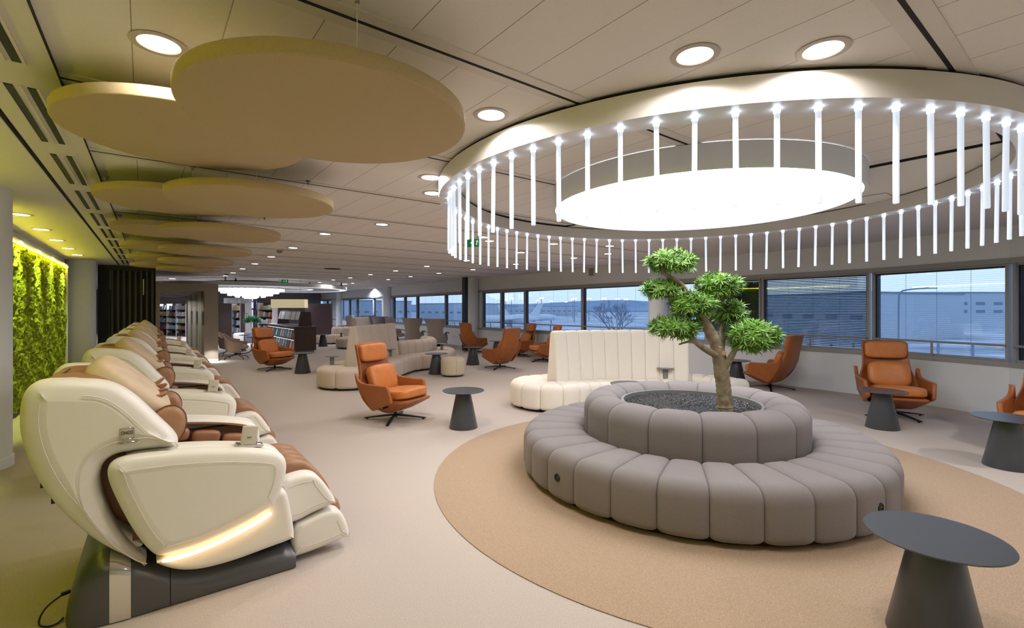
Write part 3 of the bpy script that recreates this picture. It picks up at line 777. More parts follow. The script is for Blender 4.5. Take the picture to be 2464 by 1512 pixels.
    for i in range(7):
        y = 0.26+0.072*i
        d = Vector((0.085+rnd.uniform(-.015, .015), rnd.uniform(-0.035, 0.035), 0.045+rnd.uniform(-.035, .03)))
        p = Vector((-0.03, y, 1.005+rnd.uniform(-.03, .02)))
        q = p + d
        fr.append(tf(cushion(0.125, 0.05, 0.018, 2.2, 5), tuple((p+q)/2), (rnd.uniform(-.7, .7), -math.atan2(d.z, d.x), math.atan2(d.y, d.x))))
    for i, g in enumerate(fr): obj('pillow_flap', g, M['brown'], hp, angle=60)
    for i in range(4):
        y = 0.2875+0.125*i
        prof = [(0.50, 0.47), (0.56, 0.535), (0.64, 0.565), (0.71, 0.562), (0.79, 0.53), (0.86, 0.44), (0.925, 0.325), (0.90, 0.295), (0.75, 0.29), (0.6, 0.36)]
        obj('calf_pad', pillow(prof, y-0.064, y+0.064, 0.03, 2, 4), M['brown'], t, angle=60)
    obj('foot_pad', pillow([(0.66, 0.25), (0.76, 0.268), (0.86, 0.295), (0.935, 0.290), (0.962, 0.255), (0.975, 0.19), (0.9, 0.12), (0.7, 0.1)], 0.18, 0.77, 0.03, 2, 4), M['brown'], t, angle=60)
    # remote on the near armrest
    hold = obj('remote_holder', tf(rbox(0, 0, 0, 0.135, 0.05, 0.02, 0.006), (0.425, 0.045, 0.748), (0, 0.17, 0)), M['chrome'], t)
    rc = obj('remote_control', tf(rbox(0, 0, 0.06, 0.078, 0.016, 0.125, 0.006), (0.415, 0.03, 0.735), (0.06, 0.12, 0.04)), M['remote'], t)
    obj('emblem', tf(rbox(0, 0, 0.06, 0.022, 0.002, 0.008, 0.001), (0.415, 0.021, 0.735), (0.06, 0.12, 0.04)), M['liner'], rc)
    # maker plate on the near side
    bx, bz = -0.098, 0.905
    pl = obj('badge', tf(rbox(0, 0, 0, 0.052, 0.006, 0.052, 0.004), (bx, -0.0135, bz), (0, 0.0, 0)), M['remote'], t)
    fr_ = join(*[tf(rbox(0, 0, 0, sx, 0.005, sz, 0.001), (bx+ox, -0.016, bz+oz)) for sx, sz, ox, oz in ((0.054, 0.002, 0, 0.026), (0.054, 0.002, 0, -0.026), (0.002, 0.054, 0.026, 0), (0.002, 0.054, -0.026, 0))])
    obj('badge_rim', fr_, M['chrome'], pl)
    obj('lettering', tf(text_geo('OHCO', 0.024, 0.62), (bx, -0.0175, bz+0.003), (PI/2, 0, 0)), M['black'], pl, False)
    br = obj('name_bar', tf(rbox(0, 0, 0, 0.085, 0.007, 0.009, 0.003), (bx+0.006, -0.0135, bz-0.045), (0, 0.0, 0)), M['chrome'], t)
    for k in range(9): pass
    obj('engraving', join(*[box(bx-0.026+0.0075*k, bx-0.0215+0.0075*k, -0.0178, -0.0168, bz-0.0465, bz-0.0435) for k in range(9)]), M['black'], br, False)
    return t
mc = massage_chair('nearest cream massage chair with brown leather cushions and a lit strip along its side')
cord = obj('power_cord', tube(smooth_path([(-0.325, 0.30, 0.09), (-0.365, 0.28, 0.085), (-0.42, 0.25, 0.055), (-0.435, 0.2, 0.012), (-0.40, 0.16, 0.008), (-0.36, 0.16, 0.008), (-0.345, 0.2, 0.01)], 3), 0.0045, 6), M['black'], mc)
obj('plug', tf(rbox(0, 0, 0, 0.035, 0.02, 0.016, 0.005), (-0.345, 0.29, 0.088), (0, 0, 0.4)), M['black'], cord)
for i, n_ in enumerate(['second cream massage chair from the camera, behind the nearest one', 'third cream massage chair from the camera in the row', 'fourth cream massage chair from the camera in the row', 'fifth cream massage chair from the camera, mostly behind the others', 'farthest cream massage chair of the row, before the dark slatted screen']):
    clone(mc, n_, uv(2.93+2.1*(i+1), 0.012*(i+1), left=True), ANG_L, mc['group'])
# ================================================================= TAN LOUNGE CHAIRS (x = forward)
R = math.radians
def lounge_chair(label, loc, rz):
    t = thing('lounge_chair', label, 'armchair', loc, rz, 'tan leather swivel lounge chairs')
    # shell: one winged back that runs into two arms
    arm = [(-0.345, 0.66), (-0.30, 0.56), (-0.22, 0.525), (0.0, 0.515), (0.17, 0.515), (0.205, 0.50), (0.23, 0.40), (0.255, 0.305), (0.24, 0.285), (0.1, 0.235), (-0.08, 0.165), (-0.12, 0.16), (-0.2, 0.245), (-0.29, 0.385), (-0.345, 0.52), (-0.365, 0.62)]
    for s in (-1, 1):
        g = pillow(arm, -0.024, 0.024, 0.018, 2, 3)
        out = []
        for x, y, z in g[0]:
            f = 0.335 + 0.05*(z-0.16)/0.36 - 0.05*max(0, (-x-0.15)/0.25)**2
            if z < 0.3: f -= 0.25*(0.3-z)*max(0, min(1, (0.1-x)/0.3))
            out.append((x, s*(f+y), z))
        obj('arm', (out, g[1]), M['orange_side'], t, angle=60)
    # back: grid wrapped from side to side, thick
    def back_pt(a, h, o):
        # a in -1..1 across, h in 0..1 up, o = offset to the rear
        z = 0.17 + (1.03-0.17)*h
        x = -0.10 - 0.28*min(1, h/0.42)**0.8 - 0.10*max(0, (h-0.42)/0.58)
        w = 0.295 + 0.06*math.exp(-((h-0.30)/0.18)**2) - 0.02*h
        curl = 0.10*(1-0.45*h) * abs(a)**3
        return (x + curl - o, a*w, z - 0.02*abs(a)**6*(1 if h > 0.95 else 0))
    n1, n2 = 14, 18
    vs, fs = [], []
    for o in (0.0, 0.05):
        for j in range(n2+1):
            for i in range(n1+1):
                a, h = -1+2*i/n1, j/n2
                r = 1.0
                vs.append(back_pt(a*r, h, o - (0.0 if o else 0)))
    W = n1+1; H_ = (n2+1)*W
    for j in range(n2):
        for i in range(n1):
            a = j*W+i
            fs += [(a, a+1, a+W+1, a+W), (H_+a, H_+a+W, H_+a+W+1, H_+a+1)]
    for i in range(n1):
        fs += [(i, H_+i, H_+i+1, i+1), (n2*W+i, n2*W+i+1, H_+n2*W+i+1, H_+n2*W+i)]
    for j in range(n2):
        a = j*W; b = a+n1
        fs += [(a, a+W, H_+a+W, H_+a), (b, H_+b, H_+b+W, b+W)]
    bo = obj('back_shell', (vs, fs), M['orange_side'], t, angle=40)
    md = bo.modifiers.new('bevel', 'BEVEL'); md.width = 0.016; md.segments = 3; md.limit_method = 'ANGLE'; md.angle_limit = math.radians(50)
    # bucket below the seat
    prof = [(-0.20, 0.20), (-0.10, 0.125), (0.0, 0.105), (0.10, 0.125), (0.24, 0.195), (0.375, 0.27), (0.39, 0.285), (0.385, 0.315), (0.2, 0.315), (-0.18, 0.315)]
    g = pillow(prof, -0.29, 0.29, 0.05, 2, 4)
    obj('seat_bucket', ([(x, y*(0.62+0.38*min(1, max(0, (z-0.1)/0.17))), z) for x, y, z in g[0]], g[1]), M['orange_side'], t, angle=60)
    obj('seat_cushion', tf(cushion(0.60, 0.56, 0.135, 5, 9, 0.22), (0.085, 0, 0.365), (0, -0.10, 0)), M['orange'], t, angle=60)
    obj('lumbar_cushion', tf(cushion(0.15, 0.50, 0.36, 4.2, 9, 0.0), (-0.225, 0, 0.56), (0, -0.30, 0)), M['orange'], t, angle=60)
    obj('head_cushion', tf(cushion(0.10, 0.50, 0.245, 5, 9, 0.0), (-0.385, 0, 0.895), (0, -0.13, 0)), M['orange'], t, angle=60)
    # base
    obj('stem', lathe([(0.0, 0.03), (0.03, 0.03), (0.028, 0.06), (0.022, 0.075), (0.024, 0.125), (0.035, 0.135)], 16, cap=False), M['black_metal'], t)
    for k in range(4):
        a = R(26) + k*PI/2
        leg = [(0.015, 0.066, 0.024), (0.20, 0.046, 0.020), (0.415, 0.020, 0.012)]
        vs, fs = [], []
        for x, z, h in leg:
            for yy, zz in ((-0.020, -h/2), (0.020, -h/2), (0.017, h/2), (-0.017, h/2)): vs.append((x, yy, z+zz))
        for j in range(2):
            for i in range(4): fs.append((j*4+i, j*4+(i+1) % 4, j*4+4+(i+1) % 4, j*4+4+i))
        fs += [(0, 1, 2, 3), (11, 10, 9, 8)]
        lg = obj('leg', tf((vs, fs), rot=(0, 0, a)), M['black_metal'], t)
        obj('foot', lathe([(0.0, 0.0), (0.013, 0.0), (0.013, 0.015), (0, 0.015)], 10, (0.378*math.cos(a), 0.378*math.sin(a), 0), cap=False), M['black'], lg)
    obj('recline_lever', tf(rbox(0, 0, 0, 0.10, 0.014, 0.03, 0.005), (0.06, -0.26, 0.215), (0, -0.4, 0)), M['black_metal'], t)
    return t
def floor_pt(x, y, z=0.0):
    D = F*(EYE-z)/(y-CY); return ((x-CX)/F*D, D, 0)
R = math.radians
lc = lounge_chair('bright tan leather lounge chair facing right, alone on the carpet left of centre', floor_pt(951, 1009), R(-26))
for label, pt, rz in (
    ('tan lounge chair facing right in front of the magazine island', floor_pt(661, 890), R(-24)),
    ('tan lounge chair seen from behind beside the black post and white column', floor_pt(1142, 849), R(48)),
    ('tan lounge chair turned away to the left, right of the sand pouf', floor_pt(1203, 887), R(135)),
    ('tan lounge chair facing the camera just behind the one turned left', floor_pt(1250, 858), R(205)),
    ('tan lounge chair half hidden by the left end of the ivory high-back sofa', floor_pt(1307, 870), R(190)),
    ('tan lounge chair hidden behind the ivory high-back sofa, only its seat front showing right', (2.60, 9.35, 0), R(-8)),
    ('tan lounge chair turned away under the window, right of the bonsai', floor_pt(1853, 936), R(128)),
    ('tan lounge chair facing the camera under the right window', floor_pt(2152, 1002), R(247)),
    ('tan lounge chair cut off by the right edge of the picture', (5.55, 4.85, 0), R(215))):
    clone(lc, label, pt, rz, lc['group'])

# ================================================================= CONE SIDE TABLES
def cone_table(label, loc, s=1.0, h=0.47, group='charcoal cone side tables'):
    t = thing('side_table', label, 'side table', loc, 0, group)
    obj('table_top', lathe([(0, h-0.012), (0.250, h-0.012), (0.262, h-0.007), (0.264, h-0.003), (0.262, h), (0, h)], 64, cap=False), M['table'], t, angle=50)
    obj('cone_base', lathe([(0.178, 0.0), (0.180, 0.004), (0.092, h-0.03), (0.088, h-0.012)], 48, cap=False), M['table'], t, angle=50)
    return t
ct = cone_table('charcoal cone side table right of the bright tan lounge chair', floor_pt(1115, 1029))
for label, pt, s in (
    ('charcoal cone side table beside the tan chair in front of the magazine island', floor_pt(728, 898), 1),
    ('charcoal cone side table behind the sand pouf', floor_pt(1050, 900), 1),
    ('charcoal cone side table between the two back-turned tan chairs near the post', floor_pt(1138, 878), 1),
    ('charcoal cone side table by the window wall behind the tan chair turned left', floor_pt(1196, 856), 1),
    ('charcoal cone side table by the window behind the bonsai trunk', floor_pt(1772, 924), 1),
    ('charcoal cone side table in front of the tan chair under the right window', floor_pt(2123, 1030), 1),
    ('charcoal cone side table at the right edge of the picture', floor_pt(2425, 1124), 1),
    ('large charcoal cone side table in the bottom right foreground', (1.925, 2.165, 0), 1.0),
    ('charcoal cone side table mostly hidden between the ivory sofa and the ring sofa', (1.62, 6.55, 0), 1),
    ('small distant charcoal cone side table by the aubergine screen', floor_pt(777, 834), 1)):
    c = clone(ct, label, pt, 0, ct['group'])
    if s != 1: c.scale = (s, s, 1.02)

# ================================================================= RING SOFA WITH PLANTER
def circle(r, n=180, a0=0): return [(r*math.cos(a0+2*PI*i/n), r*math.sin(a0+2*PI*i/n)) for i in range(n)]
SC = Vector((1.66, 4.45))
rs = thing('ring_sofa', 'taupe channel-stitched round sofa wrapped around a raised planter', 'sofa', (SC.x, SC.y, 0.0))
HS, HB = 0.395, 0.70
ph = R(-94)
obj('seat_ring', sweep(circle(1.25, 180, ph), rsec(-0.30, 0.30, 0.035, HS, 0.115, 0.05, 6, 0.004), True, 30, 0.024), M['taupe'], rs, angle=75)
obj('back_ring', sweep(circle(0.80, 180, R(-81)), rsec(-0.175, 0.175, 0.30, HB, 0.15, 0.05, 7, 0.004), True, 15, 0.024), M['taupe'], rs, angle=75)
obj('plinth', lathe([(0.6, 0.006), (1.46, 0.006), (1.46, 0.06), (0.6, 0.06)], 96, cap=False), M['plinth'], rs)
obj('planter_rim', lathe([(0.60, 0.40), (0.60, 0.635), (0.622, 0.635), (0.63, 0.60), (0.63, 0.40)], 96, cap=False), M['liner'], rs)
for k, a in enumerate((R(-148), R(-62))):
    p = Vector((1.548*math.cos(a), 1.548*math.sin(a), 0.21))
    so = obj('socket', tf(lathe([(0.0, 0.002), (0.017, 0.002), (0.022, 0.008), (0.029, 0.009), (0.031, 0.004), (0.031, -0.03)], 24, cap=False), p, (0, PI/2, a)), M['black_metal'], rs)
    obj('socket_pins', join(*[tf(lathe([(0.003, 0.0), (0.003, 0.006), (0, 0.007)], 8), (p.x, p.y, p.z+0.004), (0, PI/2, a)) if not q else tf(tf(lathe([(0.003, 0.0), (0.003, 0.006), (0, 0.007)], 8), (0, 0.012, 0)), (p.x, p.y, p.z+0.004), (0, PI/2, a)) for q in (0, 1)]), M['chrome'], so)
# gravel in the planter
gv, gf = [], []
rnd = random.Random(21)
gb = lathe([(0, 0.45), (0.598, 0.45), (0.598, 0.60), (0.3, 0.618), (0, 0.622)], 48, cap=False)
def pebble(x, y, z, r):
    b = len(gv)
    for d in ((1, 0, 0), (-1, 0, 0), (0, 1, 0), (0, -1, 0), (0, 0, 1), (0, 0, -1)):
        k = r*rnd.uniform(0.6, 1.2); gv.append((x+d[0]*k, y+d[1]*k, z+d[2]*k*0.7))
    gf.extend([(b+i, b+j, b+k) for i, j, k in ((0, 2, 4), (2, 1, 4), (1, 3, 4), (3, 0, 4), (2, 0, 5), (1, 2, 5), (3, 1, 5), (0, 3, 5))])
for i in range(4200):
    a, q = rnd.uniform(0, 2*PI), 0.585*math.sqrt(rnd.random())
    pebble(q*math.cos(a), q*math.sin(a), 0.622-0.022*(q/0.6)+rnd.uniform(-0.004, 0.008), rnd.uniform(0.005, 0.012))
go = obj('gravel', tf(join(gb, (gv, gf)), (SC.x, SC.y, 0)), M['gravel_base'], None, False)
tag(go, 'black glossy gravel filling the round planter under the bonsai', 'gravel', kind='stuff')

# ================================================================= HIGH-BACK SERPENTINE SOFAS
def offset_path(p, d):
    out = []
    for i, q in enumerate(p):
        a, b = p[max(i-1, 0)], p[min(i+1, len(p)-1)]
        dx, dy = b[0]-a[0], b[1]-a[1]; l = math.hypot(dx, dy)
        out.append((q[0]-dy/l*d, q[1]+dx/l*d))
    return out
def hairpin(spine, off, cap0=True, cap1=False):
    """closed loop (or U) around a spine at distance off"""
    a, b = offset_path(spine, off), offset_path(spine, -off)
    def cap(c, p_from, p_to):
        a0 = math.atan2(p_from[1]-c[1], p_from[0]-c[0]); a1 = math.atan2(p_to[1]-c[1], p_to[0]-c[0])
        return a0, a1
    c = spine[0]
    a0 = math.atan2(b[0][1]-c[1], b[0][0]-c[0]); a1 = math.atan2(a[0][1]-c[1], a[0][0]-c[0])
    # go round the outside of the end
    d = (spine[1][0]-spine[0][0], spine[1][1]-spine[0][1])
    mid = math.atan2(-d[1], -d[0])
    arc = [(c[0]+off*math.cos(mid+PI/2*k/10), c[1]+off*math.sin(mid+PI/2*k/10)) for k in range(-9, 10)]
    if math.hypot(arc[0][0]-a[0][0], arc[0][1]-a[0][1]) > math.hypot(arc[-1][0]-a[0][0], arc[-1][1]-a[0][1]): arc = arc[::-1]
    path = a[::-1] + arc + b
    return path
def high_sofa(name, label, spine, fabric, n_back, n_seat, ext0=(), ext1=(), zb=1.15, seat_w=0.52, group=None):
    sp = smooth_path(spine, 3)
    t = thing(name, label, 'sofa', (spine[0][0], spine[0][1], 0.0), 0, group)
    def loc(p): return [(q[0]-spine[0][0], q[1]-spine[0][1]) for q in p]
    obj('high_back', sweep(loc(sp), rsec(-0.175, 0.175, 0.30, zb, 0.055, 0.03, 5, 0.006, (-0.075, 0.075)), False, n_back, 0.012, 0.035), fabric, t, angle=75)
    path = hairpin(sp, 0.13+seat_w/2)
    path = list(ext0) + path + list(ext1)
    path = chaikin(path, 1, False)
    obj('seat', sweep(loc(path), rsec(-seat_w/2, seat_w/2, 0.035, 0.40, 0.10, 0.05, 6, 0.004), False, n_seat, 0.02, 0.09), fabric, t, angle=75)
    pl = offset_path(path, 0)
    obj('plinth', sweep(loc(path), [(-seat_w/2+0.06, 0.004), (seat_w/2-0.06, 0.004), (seat_w/2-0.06, 0.06), (-seat_w/2+0.06, 0.06)], False, 4, 0.0, 0.02, (False, False)), M['plinth'], t)
    return t
ws = high_sofa('high_back_sofa', 'ivory channel-stitched sofa with a tall curved back, behind the ring sofa', [(0.62, 7.42), (1.05, 7.62), (1.6, 7.74), (2.2, 7.72), (2.80, 7.55)], M['white_fabric'], 10, 32, ext0=((3.50, 7.30), (3.28, 7.78)), ext1=())
# ================================================================= BONSAI TREE
TD = 4.16
TB = Vector((1.866, TD, 0.615))
tree = thing('bonsai_tree', 'tall bonsai tree with cloud-pruned bright green pads growing from the gravel', 'tree', TB)
def tp(px, py, dd=0.0):
    D = TD+dd
    return Vector(((px-CX)/F*D, D, EYE+(CY-py)/F*D)) - TB
def limb(name, pts, radii, it=3, n=12, m='bark', parent=tree, jitter=0.0):
    c = [tuple(p)+(r,) for p, r in zip(pts, radii)]
    c = chaikin(c, it, False)
    rnd = random.Random(len(c))
    g = tube([q[:3] for q in c], [q[3]*(1+jitter*rnd.uniform(-1, 1)) for q in c], n)
    return obj(name, g, M[m], parent, angle=60)
trunk = limb('trunk', [tp(1745, 990), tp(1744, 975), tp(1741, 930), tp(1735, 890), tp(1729, 850), tp(1719, 818), tp(1704, 790, .02), tp(1688, 765, .03), tp(1668, 735, .03), tp(1652, 705, .01), tp(1642, 690, .0)],
             [0.072, 0.066, 0.060, 0.060, 0.058, 0.050, 0.047, 0.040, 0.034, 0.026, 0.018], 3, 16, jitter=0.05)
limb('branch', [tp(1650, 698, .0), tp(1640, 684, -.01), tp(1625, 674, -.02), tp(1606, 664, -.02), tp(1596, 655, -.01), tp(1596, 646, 0), tp(1604, 638, 0), tp(1615, 630, 0)], [0.024, 0.02, 0.018, 0.016, 0.016, 0.015, 0.013, 0.008], parent=trunk)
limb('branch', [tp(1640, 720, .02), tp(1620, 715, 0.04), tp(1595, 712, .05)], [0.026, 0.018, 0.009], parent=trunk)
limb('branch', [tp(1690, 770, .05), tp(1712, 752, .08), tp(1724, 738, .08), tp(1730, 722, .06), tp(1722, 705, .06), tp(1724, 690, .06)], [0.03, 0.028, 0.022, 0.018, 0.016, 0.010], parent=trunk)
limb('branch', [tp(1733, 852, .10), tp(1738, 820, .14), tp(1738, 790, .16), tp(1748, 760, .17)], [0.034, 0.03, 0.024, 0.014], parent=trunk)
limb('branch', [tp(1738, 890, -.02), tp(1752, 872, -.05), tp(1763, 852, -.07), tp(1774, 832, -.08), tp(1795, 815, -.08)], [0.036, 0.03, 0.025, 0.02, 0.010], parent=trunk)
limb('branch', [tp(1724, 856, -.02), tp(1705, 846, -.06), tp(1686, 834, -.08), tp(1664, 813, -.10), tp(1648, 795, -.11), tp(1630, 788, -.10)], [0.03, 0.026, 0.024, 0.027, 0.024, 0.010], parent=trunk)
limb('branch', [tp(1662, 821, -.10), tp(1650, 824, -.12), tp(1634, 829, -.13)], [0.012, 0.009, 0.007], 2, 8, parent=trunk)
for (px, py, dd, r, rx, rz_) in ((1743, 850, -.055, 0.020, 1.15, 0.5), (1733, 833, -.05, 0.017, 1.2, 0.35), (1626, 707, -.03, 0.030, 0.3, -0.6)):
    p = tp(px, py, dd)
    obj('pruned_stub', tf(lathe([(r*1.15, -0.05), (r*1.1, -0.01), (r, 0.0), (0, 0.002)], 16, cap=False), p, (rx, 0, rz_)), M['cut_wood'], trunk, angle=50)
def leaf(base, d, up, L, w):
    d = d.normalized(); s = d.cross(up)
    if s.length < 1e-4: s = d.orthogonal()
    s.normalize(); nrm = s.cross(d)
    m = base + d*L*0.5 + nrm*L*0.05; tip = base + d*L - nrm*L*0.06
    q = base + d*L*0.22
    return [tuple(base), tuple(q-s*w*0.4), tuple(m-s*w*0.5), tuple(tip), tuple(m+s*w*0.5), tuple(q+s*w*0.4), tuple(m-nrm*w*0.16), tuple(q-nrm*w*0.16)]
LF = [(0, 1, 7), (1, 2, 6, 7), (2, 3, 6), (3, 4, 6), (4, 5, 7, 6), (5, 0, 7)]
def pad(px, py, dd, rx, ry, rz, n, seed, parent=tree, L=(0.05, 0.088), m='leaf', per=18):
    rnd = random.Random(seed)
    c = tp(px, py, dd)
    vs, fs, tw = [], [], []
    for i in range(int(n*1.9)):
        while True:
            x, y, z = rnd.uniform(-1, 1), rnd.uniform(-1, 1), rnd.uniform(-0.75, 1)
            q = x*x+y*y+z*z
            if 0.25 < q < 1: break
        p = c + Vector((x*rx, y*ry, z*rz))
        ax = Vector((x*0.9, y*0.9, 0.55+z*0.5)).normalized()
        k = rnd.randint(per-4, per+3)
        o1 = ax.orthogonal().normalized(); o2 = ax.cross(o1)
        for j in range(k):
            a = 2.4*j + rnd.uniform(-.3, .3); el = rnd.uniform(-0.25, 1.0)
            d = (o1*math.cos(a)+o2*math.sin(a))*math.cos(el) + ax*math.sin(el)
            b = len(vs)
            vs += leaf(p - ax*0.01*rnd.random(), d, ax, rnd.uniform(*L), rnd.uniform(0.0085, 0.0125)); fs += [tuple(b+t for t in f) for f in LF]
        if i % 3 == 0: tw.append(tube([tuple(c+Vector((x*rx*.1, y*ry*.1, -rz*0.75))), tuple(c+Vector((x*rx*.55, y*ry*.55, -rz*.35))), tuple(p)], [0.007, 0.005, 0.003], 5))
    o = obj('foliage_pad', (vs, fs), M[m], parent, angle=80)
    obj('twigs', join(*tw), M['bark'], o)
pad(1618, 631, 0.0, 0.21, 0.19, 0.085, 78, 1)
pad(1590, 697, 0.05, 0.165, 0.15, 0.07, 56, 2)
pad(1666, 735, -0.06, 0.19, 0.17, 0.105, 78, 3)
pad(1624, 789, -0.06, 0.205, 0.18, 0.085, 74, 4)
pad(1729, 688, 0.06, 0.20, 0.17, 0.09, 74, 5)
pad(1757, 752, 0.15, 0.14, 0.14, 0.10, 56, 6)
pad(1813, 812, -0.08, 0.215, 0.19, 0.125, 100, 7)
pad(1695, 715, 0.02, 0.06, 0.06, 0.05, 14, 9)
# ================================================================= BEIGE SERPENTINE SOFA (middle distance)
bs_spine = [(-3.10, 9.25), (-3.10, 9.9), (-3.02, 10.7), (-2.88, 11.5)]
bs = high_sofa('high_back_sofa', 'beige channel-stitched sofa with a tall back seen end-on, behind the bright tan chair', bs_spine, M['beige_fabric'], 5, 22, ext1=())
def low_sofa(name, label, seat, back, fabric, ns, nb, group=None, parent=None):
    o = seat[0] if not parent else parent.location
    t = parent or thing(name, label, 'sofa', (o[0], o[1], 0), 0, group)
    loc = lambda p: [(q[0]-o[0], q[1]-o[1]) for q in smooth_path(p, 3)]
    obj('seat', sweep(loc(seat), rsec(-0.27, 0.27, 0.035, 0.40, 0.10, 0.05, 6, 0.004), False, ns, 0.02, 0.09), fabric, t, angle=75)
    obj('low_back', sweep(loc(back), rsec(-0.16, 0.16, 0.10, 0.70, 0.14, 0.05, 6, 0.004), False, nb, 0.02, 0.08), fabric, t, angle=75)
    obj('plinth', sweep(loc(seat), [(-0.2, 0.004), (0.2, 0.004), (0.2, 0.06), (-0.2, 0.06)], False, 4, 0.0, 0.02, (False, False)), M['plinth'], t)
    return t
low_sofa('low_back_sofa', 'beige low-backed sofa curving right from the tall beige back', [(-2.50, 11.38), (-2.28, 11.66), (-2.0, 11.98), (-1.80, 12.5), (-1.82, 13.3), (-2.1, 13.9)],
         [(-2.86, 11.75), (-2.62, 12.1), (-2.38, 12.45), (-2.22, 12.95), (-2.3, 13.6), (-2.62, 14.1)], M['beige_fabric'], 11, 10, None, bs)
high_sofa('high_back_sofa', 'distant pale sofa with a tall back, left behind the beige one', [(-6.05, 18.2), (-6.05, 19.2), (-6.15, 20.3)], M['beige_fabric'], 5, 13)
low_sofa('low_back_sofa', 'distant low pale sofa by the aubergine screen', [(-8.3, 20.1), (-7.8, 20.2), (-7.25, 20.5)], [(-7.9, 20.85), (-7.45, 20.95), (-7.0, 21.2)], M['beige_fabric'], 5, 4)
pf = thing('pouf', 'round sand-coloured pouf in front of the beige sofa', 'pouf', floor_pt(1090, 905))
obj('body', sweep(circle(0.14, 64, 0.4), rsec(-0.13, 0.19, 0.03, 0.42, 0.09, 0.05, 6, 0.003), True, 4, 0.006), M['pouf_fabric'], pf, angle=75)
obj('plinth', lathe([(0.22, 0.003), (0.22, 0.05)], 32), M['plinth'], pf)

# small perch tables standing on the sofa seats
def perch(label, loc, z, s=1.0):
    t = thing('perch_table', label, 'side table', (loc[0], loc[1], z), 0, 'small grey perch tables on the sofas')
    obj('table_top', lathe([(0, 0.155), (0.128, 0.155), (0.132, 0.158), (0.132, 0.164), (0, 0.165)], 36, cap=False), M['liner'], t, angle=40)
    obj('post', rbox(0, 0, 0.078, 0.075, 0.045, 0.156, 0.006), M['liner'], t)
    return t
def on_seat(x, y, z=0.40):
    D = F*(EYE-z)/(y-CY); return ((x-CX)/F*D, D)
p0 = perch('small grey perch table on the rounded near end of the beige tall-backed sofa', on_seat(799, 878), 0.402)
for lb, (x, y) in (('small grey perch table in front of the tall beige back, left of the sand pouf', (939, 858)), ('small grey perch table on the curved far end of the low beige sofa', (1063, 842)),
                   ('small pale perch table against the ivory tall back', (1601, 911)), ('distant small perch table on the far pale sofa', (821, 811))):
    q = on_seat(x, y); clone(p0, lb, (q[0], q[1], 0.402), 0, p0['group'])

# ================================================================= WING CHAIRS AT THE FAR WINDOWS
def wing_chair(label, loc, rz, m):
    t = thing('wing_chair', label, 'armchair', loc, rz, 'high wing chairs by the far windows')
    vs, fs = [], []
    n1, n2 = 16, 14
    for o in (0.0, 0.045):
        for j in range(n2+1):
            h = j/n2; z = 0.16+0.96*h
            w = 0.37 - 0.10*math.sin(PI*min(1, max(0, (h-0.12)/0.75)))**1.5 + 0.05*max(0, h-0.8)/0.2
            depth = 0.26*(1-h)**1.2 + 0.16*math.exp(-((h-0.86)/0.2)**2) + 0.05
            for i in range(n1+1):
                a = -1+2*i/n1
                x = -0.30 - 0.09*h + depth*abs(a)**2.6 - o*(1-0.4*abs(a))
                vs.append((x, a*(w+o*abs(a)), z))
    W = n1+1; H_ = (n2+1)*W
    for j in range(n2):
        for i in range(n1):
            a = j*W+i; fs += [(a, a+1, a+W+1, a+W), (H_+a, H_+a+W, H_+a+W+1, H_+a+1)]
    for i in range(n1): fs += [(i, H_+i, H_+i+1, i+1), (n2*W+i, n2*W+i+1, H_+n2*W+i+1, H_+n2*W+i)]
    for j in range(n2):
        a = j*W; b = a+n1; fs += [(a, a+W, H_+a+W, H_+a), (b, H_+b, H_+b+W, b+W)]
    obj('wing_back', (vs, fs), m, t, angle=60)
    obj('seat', tf(cushion(0.62, 0.60, 0.16, 4, 8, 0.1), (0.06, 0, 0.36)), m, t, angle=60)
    for s in (-1, 1):
        obj('arm', tf(cushion(0.46, 0.11, 0.05, 3, 6), (0.10, s*0.36, 0.58), (0, 0.10, -s*0.12)), m, t, angle=60)
        obj('arm_support', tf(cushion(0.34, 0.05, 0.30, 4, 6), (0.0, s*0.335, 0.42), (s*0.1, 0, 0)), m, t, angle=60)
    obj('cone_base', lathe([(0.20, 0.0), (0.205, 0.01), (0.10, 0.28)], 28), M['black_metal'], t)
    return t
wc = wing_chair('grey wing chair with its back to the camera, right one by the far windows', (-2.85, 18.2, 0), R(75), M['wing_fabric'])
clone(wc, 'grey wing chair with its back to the camera, left one by the far windows', (-3.95, 19.3, 0), R(75), wc['group'])
clone(wc, 'grey wing chair seen from the side above the tall beige sofa back', (-5.05, 20.6, 0), R(-5), wc['group'])
clone(wc, 'light wing chair beside the aubergine screen', (-10.1, 25.9, 0), R(60), wc['group'])
clone(wc, 'light wing chair in profile right of the aubergine screen', (-9.1, 26.0, 0), R(175), wc['group'])
wd = wing_chair('dark slate wing chair peeping over the tall beige sofa back', (-6.3, 23.0, 0), R(80), M['wing_dark']); wd['group'] = wc['group']
clone(wd, 'distant dark wing chair showing only its top behind the far pale sofa', (-7.6, 25.6, 0), R(80), wc['group'])

